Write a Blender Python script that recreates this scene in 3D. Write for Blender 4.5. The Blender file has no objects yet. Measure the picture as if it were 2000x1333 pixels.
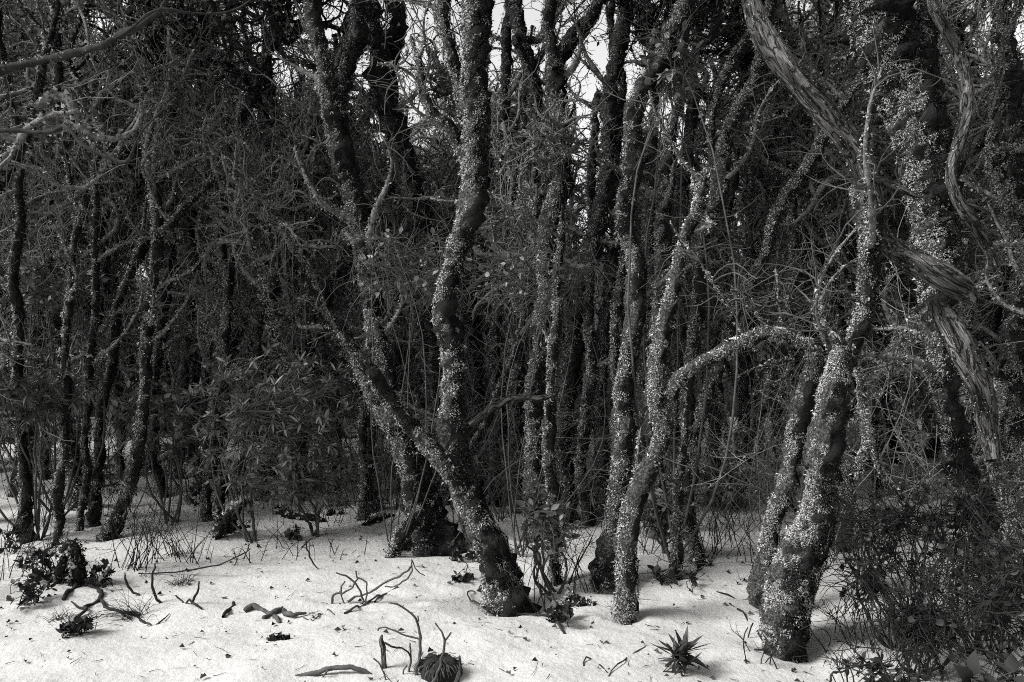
import bpy, math, random
import numpy as np

# ------------------------------------------------------------------ scene, camera, light
scene = bpy.context.scene
F = 1557.0            # focal length in photograph pixels (2000 wide)
HZ = 650.0            # horizon row in the photograph
CAMZ = 1.6
cam_data = bpy.data.cameras.new('camera')
cam_data.sensor_width = 36.0
cam_data.lens = F / 2000.0 * 36.0
cam_data.shift_y = -(666.5 - HZ) / 2000.0
cam_data.clip_start = 0.05
cam_data.clip_end = 500.0
cam = bpy.data.objects.new('camera', cam_data)
cam.location = (0, 0, CAMZ)
cam.rotation_euler = (math.radians(90), 0, 0)
scene.collection.objects.link(cam)
scene.camera = cam

SUN_AZ = math.radians(-108)     # compass angle from +Y (view direction), negative = left
SUN_EL = math.radians(40)
world = bpy.data.worlds.new('World')
scene.world = world
world.use_nodes = True
wn = world.node_tree.nodes
wl = world.node_tree.links
wn.clear()
w_out = wn.new('ShaderNodeOutputWorld')
w_bg = wn.new('ShaderNodeBackground')
w_sky = wn.new('ShaderNodeTexSky')
w_sky.sky_type = 'NISHITA'
w_sky.sun_disc = False
w_sky.sun_elevation = SUN_EL
w_sky.sun_rotation = SUN_AZ
w_sky.air_density = 1.0
w_sky.dust_density = 2.0
w_sky.ozone_density = 1.0
w_bw = wn.new('ShaderNodeHueSaturation')       # black-and-white photograph: a colourless overcast sky
w_bw.inputs['Saturation'].default_value = 0.0
wl.new(w_sky.outputs[0], w_bw.inputs['Color'])
wl.new(w_bw.outputs[0], w_bg.inputs['Color'])
w_bg.inputs['Strength'].default_value = 0.135
wl.new(w_bg.outputs[0], w_out.inputs['Surface'])

sun_data = bpy.data.lights.new('sun', 'SUN')
sun_data.energy = 3.2
sun_data.angle = math.radians(20)
sun_data.color = (1.0, 0.995, 0.985)
sun = bpy.data.objects.new('sun', sun_data)
sd = (math.sin(SUN_AZ) * math.cos(SUN_EL), math.cos(SUN_AZ) * math.cos(SUN_EL), math.sin(SUN_EL))
from mathutils import Vector, Matrix
sun.rotation_euler = Vector(sd).to_track_quat('Z', 'Y').to_euler()
sun.location = (sd[0] * 30, sd[1] * 30, sd[2] * 30)
scene.collection.objects.link(sun)

scene.view_settings.view_transform = 'Standard'
scene.view_settings.look = 'None'
scene.view_settings.gamma = 1.0
scene.view_settings.use_curve_mapping = False
scene.view_settings.exposure = 0.82
scene.render.engine = 'CYCLES'
scene.cycles.max_bounces = 4
scene.cycles.diffuse_bounces = 2
scene.cycles.glossy_bounces = 1
scene.cycles.transmission_bounces = 1
scene.cycles.use_denoising = False      # a little grain, as in the photograph
scene.cycles.filter_width = 1.0
scene.cycles.sample_clamp_indirect = 4.0

# ------------------------------------------------------------------ helpers
C = scene.collection


def P(u, v, Y):
    return np.array([(u - 1000.0) / F * Y, Y, CAMZ - (v - HZ) / F * Y])


class SinNoise:
    """Smooth noise in about [-1, 1]: a sum of random plane waves."""
    def __init__(self, seed, freq, k=10):
        r = np.random.default_rng(seed)
        d = r.normal(size=(k, 3))
        d /= np.linalg.norm(d, axis=1)[:, None]
        self.w = d * (freq * 2 * math.pi * r.uniform(0.5, 1.6, (k, 1)))
        self.p = r.uniform(0, 6.28, k)
        self.k = k

    def __call__(self, X):
        return np.sin(X @ self.w.T + self.p).sum(axis=-1) / (0.7 * self.k) * 1.6


_g1 = SinNoise(5, 0.16)
_g2 = SinNoise(6, 0.7)
_g3 = SinNoise(7, 2.6)
_g4 = SinNoise(9, 5.5)
_g5 = SinNoise(10, 12.0)
WELLS = []      # (x, y, radius): hollows that melt round the trunks


_clump = SinNoise(21, 11.0, 14)


def gh(x, y):
    x = np.asarray(x, float); y = np.asarray(y, float)
    q = np.stack([x, y, np.zeros_like(x)], -1)
    z = 0.05 * _g1(q) + 0.022 * _g2(q) + 0.013 * _g3(q) + 0.009 * _g4(q) + 0.0045 * _g5(q)
    return z


def ground_pt(u, v):
    """Where the line of sight through (u, v) meets the snow."""
    z = 0.0
    for _ in range(6):
        Y = (CAMZ - z) * F / max(v - HZ, 20.0)
        X = (u - 1000.0) / F * Y
        z = float(gh(X, Y))
    return np.array([X, Y, z])


class MB:
    """Collects vertices, faces and material slots; build() links them as one mesh object."""
    def __init__(self):
        self.nv = []; self.v = []; self.f3 = []; self.f4 = []; self.m3 = []; self.m4 = []; self.n = 0

    def add(self, V, f3=None, f4=None, mat=0, normals=None):
        V = np.asarray(V, np.float32).reshape(-1, 3)
        if len(V) == 0:
            return
        if normals is not None:
            self.nv.append(np.asarray(normals, np.float32).reshape(-1, 3))
        if f3 is not None and len(f3):
            f3 = np.asarray(f3, np.int32).reshape(-1, 3)
            self.f3.append(f3 + self.n); self.m3.append(np.full(len(f3), mat, np.int32))
        if f4 is not None and len(f4):
            f4 = np.asarray(f4, np.int32).reshape(-1, 4)
            self.f4.append(f4 + self.n); self.m4.append(np.full(len(f4), mat, np.int32))
        self.v.append(V); self.n += len(V)

    def mesh(self, name, mats, smooth=True):
        me = bpy.data.meshes.new(name)
        V = np.concatenate(self.v) if self.v else np.zeros((0, 3), np.float32)
        f3 = np.concatenate(self.f3) if self.f3 else np.zeros((0, 3), np.int32)
        f4 = np.concatenate(self.f4) if self.f4 else np.zeros((0, 4), np.int32)
        mi = np.concatenate(self.m3 + self.m4) if (self.m3 or self.m4) else np.zeros(0, np.int32)
        me.vertices.add(len(V)); me.vertices.foreach_set('co', V.ravel())
        loops = np.concatenate([f3.ravel(), f4.ravel()])
        tot = np.concatenate([np.full(len(f3), 3, np.int32), np.full(len(f4), 4, np.int32)])
        start = np.concatenate([[0], np.cumsum(tot)[:-1]]).astype(np.int32) if len(tot) else tot
        me.loops.add(len(loops)); me.loops.foreach_set('vertex_index', loops)
        me.polygons.add(len(tot)); me.polygons.foreach_set('loop_start', start); me.polygons.foreach_set('loop_total', tot)
        if not isinstance(mats, (list, tuple)):
            mats = [mats]
        for m in mats:
            me.materials.append(m)
        if len(mats) > 1:
            me.polygons.foreach_set('material_index', mi)
        me.polygons.foreach_set('use_smooth', np.full(len(tot), smooth, bool))
        me.update(calc_edges=True)
        if self.nv and sum(len(x) for x in self.nv) == len(V):
            me.polygons.foreach_set('use_smooth', np.full(len(tot), True, bool))
            me.normals_split_custom_set_from_vertices(np.concatenate(self.nv))
        if getattr(self, 'crust', None) is not None:
            at = me.attributes.new('crust', 'FLOAT', 'POINT')
            cv = np.zeros(len(V), np.float32); cv[:len(self.crust)] = self.crust
            at.data.foreach_set('value', cv)
        if getattr(self, 'sweep', None) is not None:
            at = me.attributes.new('sweep', 'FLOAT_VECTOR', 'POINT')
            at.data.foreach_set('vector', self.sweep.astype(np.float32).ravel())
        return me

    def build(self, name, mats, parent=None, smooth=True):
        return link(name, self.mesh(name, mats, smooth), parent)


def link(name, data, parent=None, loc=None):
    o = bpy.data.objects.new(name, data)
    C.objects.link(o)
    if parent is not None:
        o.parent = parent
        # world-space meshes under an Empty that stands at the thing's base
        w = world_of(parent)
        o.location = (-w[0], -w[1], -w[2])
    if loc is not None:
        o.location = loc
    return o


_wpos = {}


def world_of(o):
    """World location of an unrotated chain of parents."""
    x = np.zeros(3)
    while o is not None:
        x = x + np.array(o.location)
        o = o.parent
    return x


def tag(o, label=None, cat=None, group=None, kind=None):
    if label: o['label'] = label
    if cat: o['category'] = cat
    if group: o['group'] = group
    if kind: o['kind'] = kind
    return o


def empty(name, loc, label=None, cat=None, group=None):
    o = bpy.data.objects.new(name, None)
    o.empty_display_size = 0.1
    o.location = tuple(float(c) for c in loc)
    C.objects.link(o)
    return tag(o, label, cat, group)


def nrm(a):
    return a / np.maximum(np.linalg.norm(a, axis=-1, keepdims=True), 1e-9)


def resample(pts, rad, step):
    """Catmull-Rom through pts (n,3) with radii, resampled to even steps."""
    pts = np.asarray(pts, float); rad = np.asarray(rad, float)
    Q = np.concatenate([pts, rad[:, None]], 1)
    A = np.concatenate([[2 * Q[0] - Q[1]], Q, [2 * Q[-1] - Q[-2]]])
    out = []
    for i in range(1, len(A) - 2):
        p0, p1, p2, p3 = A[i - 1], A[i], A[i + 1], A[i + 2]
        t = np.linspace(0, 1, 17)[:-1, None]
        out.append(0.5 * (2 * p1 + (p2 - p0) * t + (2 * p0 - 5 * p1 + 4 * p2 - p3) * t ** 2 + (-p0 + 3 * p1 - 3 * p2 + p3) * t ** 3))
    out.append(Q[-1:])
    D = np.concatenate(out)
    s = np.concatenate([[0], np.cumsum(np.linalg.norm(np.diff(D[:, :3], axis=0), axis=1))])
    n = max(3, int(s[-1] / step) + 1)
    g = np.linspace(0, s[-1], n)
    R = np.stack([np.interp(g, s, D[:, j]) for j in range(4)], 1)
    return R[:, :3], np.maximum(R[:, 3], 0.001)


def frames(Pa):
    """Pa (m,k,3) -> tangent, normal, binormal"""
    T = np.empty_like(Pa)
    T[:, 1:-1] = Pa[:, 2:] - Pa[:, :-2]
    T[:, 0] = Pa[:, 1] - Pa[:, 0]
    T[:, -1] = Pa[:, -1] - Pa[:, -2]
    T = nrm(T)
    mean = nrm(Pa[:, -1] - Pa[:, 0])
    ref = np.where(np.abs(mean[:, 1:2]) < 0.8, np.array([[0.0, 1.0, 0.0]]), np.array([[0.0, 0.0, 1.0]]))
    B = nrm(np.cross(T, ref[:, None, :] + 1e-3))
    N = np.cross(B, T)
    return T, N, B


def tubes(mb, Pa, R, sides, mat=0, lump=None, lump_amp=0.0, cap=True, ridge=None, crust=None):
    """Sweeps m tubes of k rings at once. lump: noise on the surface."""
    Pa = np.asarray(Pa, float)
    if Pa.ndim == 2:
        Pa = Pa[None]; R = np.asarray(R, float)[None]
    m, k, _ = Pa.shape
    if m == 0:
        return
    T, N, B = frames(Pa)
    a = np.linspace(0, 2 * math.pi, sides, endpoint=False)
    ca, sa = np.cos(a), np.sin(a)
    D = N[:, :, None, :] * ca[None, None, :, None] + B[:, :, None, :] * sa[None, None, :, None]
    Rr = R[:, :, None, None] * np.ones((1, 1, sides, 1))
    V = Pa[:, :, None, :] + D * Rr
    if lump is not None:
        for nz, am in zip(lump, lump_amp if isinstance(lump_amp, (list, tuple)) else [lump_amp] * len(lump)):
            V = V + D * (Rr * am * nz(V)[..., None])
    if crust is not None:              # where lichen crusts the bark: the same patches as the flakes on it
        pale_, patch_, side_ = crust
        sv = np.array(side_) / np.linalg.norm(side_)
        val = (D @ sv) * 1.0 + 0.5 * patch_(V * 1.7 + 3.1) + 0.7 * _clump(V) - (1.0 - 2.0 * pale_)
        val = np.clip(val * 1.3 + 0.22, 0, 0.9)
        mb.crust = np.concatenate([val.reshape(-1), np.zeros(m if cap else 0)])
    if ridge is not None:              # long cracks and plates running with the grain
        s_ = np.concatenate([np.zeros((m, 1)), np.cumsum(np.linalg.norm(np.diff(Pa, axis=1), axis=2), 1)], 1)
        G = np.stack([np.broadcast_to(ca, (m, k, sides)) * R.mean(), np.broadcast_to(sa, (m, k, sides)) * R.mean(), np.broadcast_to(s_[:, :, None] * 0.2, (m, k, sides))], -1)
        rn = SinNoise(ridge, 22.0)(G) + 0.6 * SinNoise(ridge + 1, 55.0)(G)
        rn = 1 - np.abs(rn) ** 0.6 * 1.4
        V = V + D * (Rr * 0.09 * rn[..., None])
        mb.sweep = np.concatenate([G.reshape(-1, 3), np.zeros((m if cap else 0, 3))])
    idx = np.arange(m * k * sides).reshape(m, k, sides)
    q = np.stack([idx[:, :-1], np.roll(idx[:, :-1], -1, 2), np.roll(idx[:, 1:], -1, 2), idx[:, 1:]], -1).reshape(-1, 4)
    Vf = V.reshape(-1, 3)
    f3 = None
    if cap:
        tips = Pa[:, -1] + T[:, -1] * R[:, -1:] * 0.5
        ti = m * k * sides + np.arange(m)
        last = idx[:, -1]
        f3 = np.stack([last, np.roll(last, -1, 1), np.repeat(ti[:, None], sides, 1)], -1).reshape(-1, 3)
        Vf = np.concatenate([Vf, tips])
    mb.add(Vf, f3, q, mat)


def walk(start, d, length, k, crook, up, rng, sag=0.0):
    """Crooked random walks: (m,k,3)."""
    m = len(start)
    start = np.asarray(start, float); d = nrm(np.asarray(d, float))
    step = (np.asarray(length, float) / (k - 1))[:, None]
    out = np.empty((m, k, 3)); out[:, 0] = start
    bend = rng.normal(size=(m, 3)) * crook * 0.5
    for i in range(1, k):
        bend = bend * 0.6 + rng.normal(size=(m, 3)) * crook
        d = d + bend * 0.6
        d[:, 2] += up - sag * i / k
        d = nrm(d)
        out[:, i] = out[:, i - 1] + d * step
    return out


def taper(m, k, r0, r1, power=1.0):
    t = np.linspace(0, 1, k)[None, :] ** power
    r0 = np.broadcast_to(np.asarray(r0, float), (m,))[:, None]
    r1 = np.broadcast_to(np.asarray(r1, float), (m,))[:, None]
    return r0 * (1 - t) + r1 * t


def pick(Pa, n, rng, lo=0.0, hi=1.0):
    """Random points on tubes: index, t, position, tangent."""
    m, k, _ = Pa.shape
    i = rng.integers(0, m, n)
    t = rng.uniform(lo, hi, n) * (k - 1.001)
    j = t.astype(int); fr = (t - j)[:, None]
    p = Pa[i, j] * (1 - fr) + Pa[i, j + 1] * fr
    return i, t / (k - 1), p, nrm(Pa[i, j + 1] - Pa[i, j])


def moss(mb, Pa, R, n, size, rng, pale_mat=0, dark_mat=1, pale=0.5, patch=None, side=(-0.85, -0.1, 0.5), droop=0.25, cover=0.75, wide=1.0):
    """Curled flakes of moss and lichen standing off the bark of m tubes. Lichen keeps to the left and upper side, in patches."""
    Pa = np.asarray(Pa, float)
    if Pa.ndim == 2:
        Pa = Pa[None]; R = np.asarray(R, float)[None]
    m, k, _ = Pa.shape
    seg = np.linalg.norm(np.diff(Pa, axis=1), axis=2) * (R[:, 1:] + R[:, :-1])
    w = seg.ravel(); c = np.cumsum(w); c /= c[-1]
    q = np.searchsorted(c, rng.random(n)); q = np.minimum(q, len(w) - 1)
    i, j = q // (k - 1), q % (k - 1)
    fr = rng.random(n)[:, None]
    T, N, B = frames(Pa)
    a = rng.uniform(0, 2 * math.pi, n)[:, None]
    nor = nrm(N[i, j] * np.cos(a) + B[i, j] * np.sin(a))
    p = Pa[i, j] * (1 - fr) + Pa[i, j + 1] * fr
    r = (R[i, j][:, None] * (1 - fr) + R[i, j + 1][:, None] * fr)
    s = p + nor * r
    if patch is None:
        patch = SinNoise(rng.integers(1e6), 3.0)
    pn = patch(s) + rng.normal(size=n) * 0.25
    keep = pn > -2.2 * cover
    s, nor, pn, r = s[keep], nor[keep], pn[keep], r[keep]
    n = len(s)
    if n == 0:
        return
    sidev = np.array(side) / np.linalg.norm(side)
    lean = nor @ sidev
    clump = _clump(s)
    is_pale = (lean * 1.0 + 0.5 * patch(s * 1.7 + 3.1) + 0.8 * clump + rng.normal(size=n) * 0.22) > (1.0 - 2.0 * pale)
    s = s + nor * (np.clip(clump + 0.4, 0, 1.6) * size * 1.3)[:, None]
    sz = size * rng.uniform(0.5, 1.5, n)[:, None] * np.where(is_pale, 1.0, 0.9)[:, None]
    rnd = rng.normal(size=(n, 3))
    ax = nrm(nor * 0.75 + rnd * 0.6 + np.array([0, 0, -droop]))
    b = nrm(np.cross(ax, rng.normal(size=(n, 3))))
    base = s - nor * 0.15 * sz
    curl = nrm(np.cross(ax, b))
    w0 = sz * rng.uniform(0.12, 0.32, (n, 1)) * wide; w1 = sz * rng.uniform(0.15, 0.5, (n, 1)) * wide
    L = sz * rng.uniform(0.6, 1.1, (n, 1))
    V = np.stack([base - b * (w0 + w1 * 0.5), base + b * (w0 + w1 * 0.5) + curl * sz * rng.uniform(-0.3, 0.3, (n, 1)),
                  base + ax * L + b * w1 * rng.uniform(-1, 1, (n, 1)) + curl * sz * rng.uniform(-0.4, 0.4, (n, 1))], 1)
    gn = nrm(np.cross(V[:, 1] - V[:, 0], V[:, 2] - V[:, 0]))
    flip = (gn * nor).sum(1) < 0
    V[flip] = V[flip][:, ::-1]; gn[flip] *= -1
    vn = np.repeat(nrm(nor * 0.8 + gn * 0.5)[:, None, :], 3, 1)      # soft cushions rather than hard chips
    for flag, mat in ((is_pale, pale_mat), (~is_pale, dark_mat)):
        W = V[flag].reshape(-1, 3)
        nn = int(flag.sum())
        if nn:
            mb.add(W, np.arange(nn * 3).reshape(nn, 3), None, mat, vn[flag])


def leaf_cards(mb, pos, d, length, rng, width=0.42, mat=0, fold=0.15, droop=0.2):
    """Small pointed leaves, each four triangles folded along the rib."""
    n = len(pos)
    if n == 0:
        return
    d = nrm(d + np.array([0, 0, -droop]))
    side = nrm(np.cross(d, rng.normal(size=(n, 3)) * 0.8 + np.array([0, 0, 1.0])))
    up = np.cross(side, d)
    L = np.asarray(length, float).reshape(-1, 1) * np.ones((n, 1))
    W = L * width * 0.5 * rng.uniform(0.8, 1.2, (n, 1))
    mid = pos + d * L * 0.5
    V = np.stack([pos, mid + side * W + up * W * fold * 2, pos + d * L - up * L * 0.12, mid - side * W + up * W * fold * 2], 1).reshape(-1, 3)
    o = (np.arange(n) * 4)[:, None]
    f = np.concatenate([o + np.array([0, 1, 2]), o + np.array([0, 2, 3])])
    mb.add(V, f, None, mat)


# ------------------------------------------------------------------ materials (all greys: the photograph is black and white)
def new_mat(name, rough=0.9, spec=0.2):
    m = bpy.data.materials.new(name)
    m.use_nodes = True
    nt = m.node_tree
    b = nt.nodes['Principled BSDF']
    b.inputs['Roughness'].default_value = rough
    b.inputs['Specular IOR Level'].default_value = spec
    return m, nt, b


def ramp(nt, fac, stops):
    r = nt.nodes.new('ShaderNodeValToRGB')
    e = r.color_ramp.elements
    while len(e) < len(stops):
        e.new(0.5)
    for el, (p, c) in zip(e, stops):
        el.position = p; el.color = (c * 1.0, c * 0.995, c * 0.98, 1)
    nt.links.new(fac, r.inputs['Fac'])
    return r.outputs['Color']


def noise(nt, scale, detail=4, rough=0.6, coord='Object', vec=None, dist=0.0):
    tc = nt.nodes.new('ShaderNodeTexCoord')
    n = nt.nodes.new('ShaderNodeTexNoise')
    n.inputs['Scale'].default_value = scale
    n.inputs['Detail'].default_value = detail
    n.inputs['Roughness'].default_value = rough
    n.inputs['Distortion'].default_value = dist
    if vec is not None:
        mp = nt.nodes.new('ShaderNodeMapping')
        mp.inputs['Scale'].default_value = vec
        nt.links.new(tc.outputs[coord], mp.inputs['Vector'])
        nt.links.new(mp.outputs[0], n.inputs['Vector'])
    else:
        nt.links.new(tc.outputs[coord], n.inputs['Vector'])
    return n.outputs['Fac']


def bump(nt, b, h, strength, dist=0.01):
    bp = nt.nodes.new('ShaderNodeBump')
    bp.inputs['Strength'].default_value = strength
    bp.inputs['Distance'].default_value = dist
    nt.links.new(h, bp.inputs['Height'])
    nt.links.new(bp.outputs[0], b.inputs['Normal'])


def mat_bark(name, lo, hi, scale=30, vec=(1, 1, 0.25), bs=0.8, bd=0.012):
    m, nt, b = new_mat(name, 0.95, 0.1)
    n = noise(nt, scale, 6, 0.7, vec=vec)
    nt.links.new(ramp(nt, n, [(0.3, lo), (0.72, hi)]), b.inputs['Base Color'])
    bump(nt, b, n, bs, bd)
    return m


def mat_island(name, stops, rough=0.9, spec=0.15, trans=0.0):
    m, nt, b = new_mat(name, rough, spec)
    g = nt.nodes.new('ShaderNodeNewGeometry')
    nt.links.new(ramp(nt, g.outputs['Random Per Island'], stops), b.inputs['Base Color'])
    return m


M = {}
m, nt, b = new_mat('mossy_bark', 0.95, 0.05)
n_a = noise(nt, 34, 6, 0.75); n_b = noise(nt, 7, 4, 0.6); n_c = noise(nt, 75, 4, 0.75)
sm = nt.nodes.new('ShaderNodeMath'); sm.operation = 'ADD'; nt.links.new(n_a, sm.inputs[0]); nt.links.new(n_b, sm.inputs[1])
at = nt.nodes.new('ShaderNodeAttribute'); at.attribute_name = 'crust'
nf = nt.nodes.new('ShaderNodeMath'); nf.operation = 'MULTIPLY_ADD'; nt.links.new(n_a, nf.inputs[0]); nf.inputs[1].default_value = 1.1; nf.inputs[2].default_value = -0.55
cf = nt.nodes.new('ShaderNodeMath'); cf.operation = 'ADD'; nt.links.new(at.outputs['Fac'], cf.inputs[0]); nt.links.new(nf.outputs[0], cf.inputs[1])
mx2 = nt.nodes.new('ShaderNodeMix'); mx2.data_type = 'RGBA'
nt.links.new(ramp(nt, cf.outputs[0], [(0.42, 0.0), (0.62, 1.0)]), mx2.inputs['Factor'])
nt.links.new(ramp(nt, sm.outputs[0], [(0.45, 0.004), (0.98, 0.02), (1.0, 0.04)]), mx2.inputs['A'])
nt.links.new(ramp(nt, n_c, [(0.36, 0.02), (0.52, 0.10), (0.70, 0.34)]), mx2.inputs['B'])
nt.links.new(mx2.outputs['Result'], b.inputs['Base Color'])
sm2 = nt.nodes.new('ShaderNodeMath'); sm2.operation = 'ADD'; nt.links.new(n_a, sm2.inputs[0]); nt.links.new(n_c, sm2.inputs[1])
bump(nt, b, sm2.outputs[0], 1.0, 0.045)
M['bark'] = m
m, nt, b = new_mat('dead_wood', 0.9, 0.1)
at = nt.nodes.new('ShaderNodeAttribute'); at.attribute_name = 'sweep'
ns_ = []
for sc_, dt in ((28, 6), (110, 5), (9, 3)):
    nz_ = nt.nodes.new('ShaderNodeTexNoise'); nz_.inputs['Scale'].default_value = sc_; nz_.inputs['Detail'].default_value = dt; nz_.inputs['Roughness'].default_value = 0.7
    nz_.inputs['Distortion'].default_value = 0.4
    nt.links.new(at.outputs['Vector'], nz_.inputs['Vector']); ns_.append(nz_.outputs['Fac'])
ad = nt.nodes.new('ShaderNodeMath'); ad.operation = 'ADD'; nt.links.new(ns_[0], ad.inputs[0]); nt.links.new(ns_[1], ad.inputs[1])
av = nt.nodes.new('ShaderNodeMath'); av.operation = 'MULTIPLY_ADD'; nt.links.new(ad.outputs[0], av.inputs[0]); av.inputs[1].default_value = 0.38; nt.links.new(ns_[2], av.inputs[2])
cm_ = nt.nodes.new('ShaderNodeMix'); cm_.data_type = 'RGBA'; cm_.blend_type = 'MULTIPLY'; cm_.inputs['Factor'].default_value = 1.0
nt.links.new(ramp(nt, av.outputs[0], [(0.66, 0.02), (0.84, 0.09), (1.0, 0.28)]), cm_.inputs['A'])
cr = nt.nodes.new('ShaderNodeTexNoise'); cr.inputs['Scale'].default_value = 40; cr.inputs['Detail'].default_value = 3; cr.inputs['Distortion'].default_value = 0.6
nt.links.new(at.outputs['Vector'], cr.inputs['Vector'])
c1 = nt.nodes.new('ShaderNodeMath'); c1.operation = 'SUBTRACT'; nt.links.new(cr.outputs['Fac'], c1.inputs[0]); c1.inputs[1].default_value = 0.5
c2 = nt.nodes.new('ShaderNodeMath'); c2.operation = 'ABSOLUTE'; nt.links.new(c1.outputs[0], c2.inputs[0])
nt.links.new(ramp(nt, c2.outputs[0], [(0.0, 0.06), (0.022, 0.35), (0.06, 1.0)]), cm_.inputs['B'])
nt.links.new(cm_.outputs['Result'], b.inputs['Base Color'])
c3 = nt.nodes.new('ShaderNodeMath'); c3.operation = 'MINIMUM'; nt.links.new(c2.outputs[0], c3.inputs[0]); c3.inputs[1].default_value = 0.06
c4 = nt.nodes.new('ShaderNodeMath'); c4.operation = 'MULTIPLY_ADD'; nt.links.new(c3.outputs[0], c4.inputs[0]); c4.inputs[1].default_value = 9.0; nt.links.new(ad.outputs[0], c4.inputs[2])
bump(nt, b, c4.outputs[0], 1.0, 0.025)
M['dead_bark'] = m
M['mossy_branch'] = mat_bark('mossy_branch', 0.012, 0.32, 26, (1, 1, 1), 1.0, 0.02)
M['twig'] = mat_bark('twig_bark', 0.03, 0.11, 14, (1, 1, 1), 0.3, 0.003)
M['pale_twig'] = mat_bark('lichened_twig', 0.07, 0.26, 20, (1, 1, 1), 0.5, 0.004)
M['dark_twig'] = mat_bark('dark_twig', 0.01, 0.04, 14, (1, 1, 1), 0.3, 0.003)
M['lichen'] = mat_island('pale_lichen', [(0.0, 0.11), (0.5, 0.27), (1.0, 0.48)], 0.95, 0.05)
M['moss'] = mat_island('dark_moss', [(0.0, 0.008), (0.55, 0.030), (1.0, 0.11)], 0.95, 0.05)
M['crown_leaf'] = mat_island('crown_leaf', [(0.0, 0.02), (0.6, 0.06), (1.0, 0.16)], 0.6, 0.3)
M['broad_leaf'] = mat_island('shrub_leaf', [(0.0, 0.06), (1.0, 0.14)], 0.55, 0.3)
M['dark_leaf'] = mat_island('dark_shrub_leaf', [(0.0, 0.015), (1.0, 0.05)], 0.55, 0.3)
M['debris'] = mat_island('litter', [(0.0, 0.015), (1.0, 0.09)], 0.9, 0.1)


def mat_leaf(name, lo, hi, rough=0.5):
    """A leaf's own colour with paler rib along its length; each leaf differs a little."""
    m, nt, b = new_mat(name, rough, 0.3)
    oi = nt.nodes.new('ShaderNodeObjectInfo')
    nt.links.new(ramp(nt, oi.outputs['Random'], [(0.0, lo), (1.0, hi)]), b.inputs['Base Color'])
    return m


M['rhodo_leaf'] = mat_leaf('rhododendron_leaf', 0.07, 0.15)
M['seedling_leaf'] = mat_leaf('seedling_leaf', 0.018, 0.04)
M['near_leaf'] = mat_leaf('near_leaf', 0.02, 0.05, 0.8)
M['drooping_leaf'] = mat_leaf('drooping_leaf', 0.03, 0.075)
M['oval_leaf'] = mat_leaf('oval_leaf', 0.07, 0.18)
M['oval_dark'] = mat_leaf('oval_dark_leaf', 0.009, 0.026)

m, nt, b = new_mat('snow', 0.75, 0.25)
n1 = noise(nt, 1.7, 4, 0.6)
n2 = noise(nt, 38, 5, 0.65)
n3 = noise(nt, 210, 3, 0.7)
mx = nt.nodes.new('ShaderNodeMath'); mx.operation = 'ADD'
nt.links.new(n2, mx.inputs[0])
ms = nt.nodes.new('ShaderNodeMath'); ms.operation = 'MULTIPLY'; ms.inputs[1].default_value = 0.12
nt.links.new(n3, ms.inputs[0]); nt.links.new(ms.outputs[0], mx.inputs[1])
dirt = noise(nt, 9, 6, 0.75)
cm_ = nt.nodes.new('ShaderNodeMix'); cm_.data_type = 'RGBA'; cm_.blend_type = 'MULTIPLY'; cm_.inputs['Factor'].default_value = 1.0
nt.links.new(ramp(nt, n1, [(0.3, 0.43), (0.7, 0.52)]), cm_.inputs['A'])
nt.links.new(ramp(nt, dirt, [(0.26, 0.55), (0.42, 0.97), (1.0, 1.0)]), cm_.inputs['B'])
nt.links.new(cm_.outputs['Result'], b.inputs['Base Color'])
pit = noise(nt, 13, 2, 0.5)
vm = nt.nodes.new('ShaderNodeMath'); vm.operation = 'MULTIPLY_ADD'; nt.links.new(pit, vm.inputs[0]); vm.inputs[1].default_value = 1.2; nt.links.new(mx.outputs[0], vm.inputs[2])
bump(nt, b, vm.outputs[0], 0.4, 0.03)
M['snow'] = m
m, nt, b = new_mat('snow_cap', 0.8, 0.2)
nt.links.new(ramp(nt, noise(nt, 30), [(0.3, 0.6), (0.7, 0.84)]), b.inputs['Base Color'])
bump(nt, b, noise(nt, 60), 0.6, 0.01)
M['snow_cap'] = m
m, nt, b = new_mat('leaf_litter', 0.95, 0.1)
nt.links.new(ramp(nt, noise(nt, 12, 6, 0.7), [(0.35, 0.015), (0.7, 0.06)]), b.inputs['Base Color'])
bump(nt, b, noise(nt, 20), 0.8, 0.04)
M['litter_ground'] = m

# ------------------------------------------------------------------ the trees in front, traced stem by stem
# stem: p = (column, row, width) in photograph pixels from the foot up; dY = lean away from the camera in metres;
# top: 'crown' grows on above the picture, 'broken' ends there, None tapers out
def S(p, dY=0.0, top='crown', bare=False, name='trunk', Y=None, pale=0.5, nb=2, moss=1.0, flare=1.0, wood=None):
    return dict(p=p, dY=dY, top=top, bare=bare, name=name, Y=Y, pale=pale, nb=nb, moss=moss, flare=flare, wood=wood)


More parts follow.
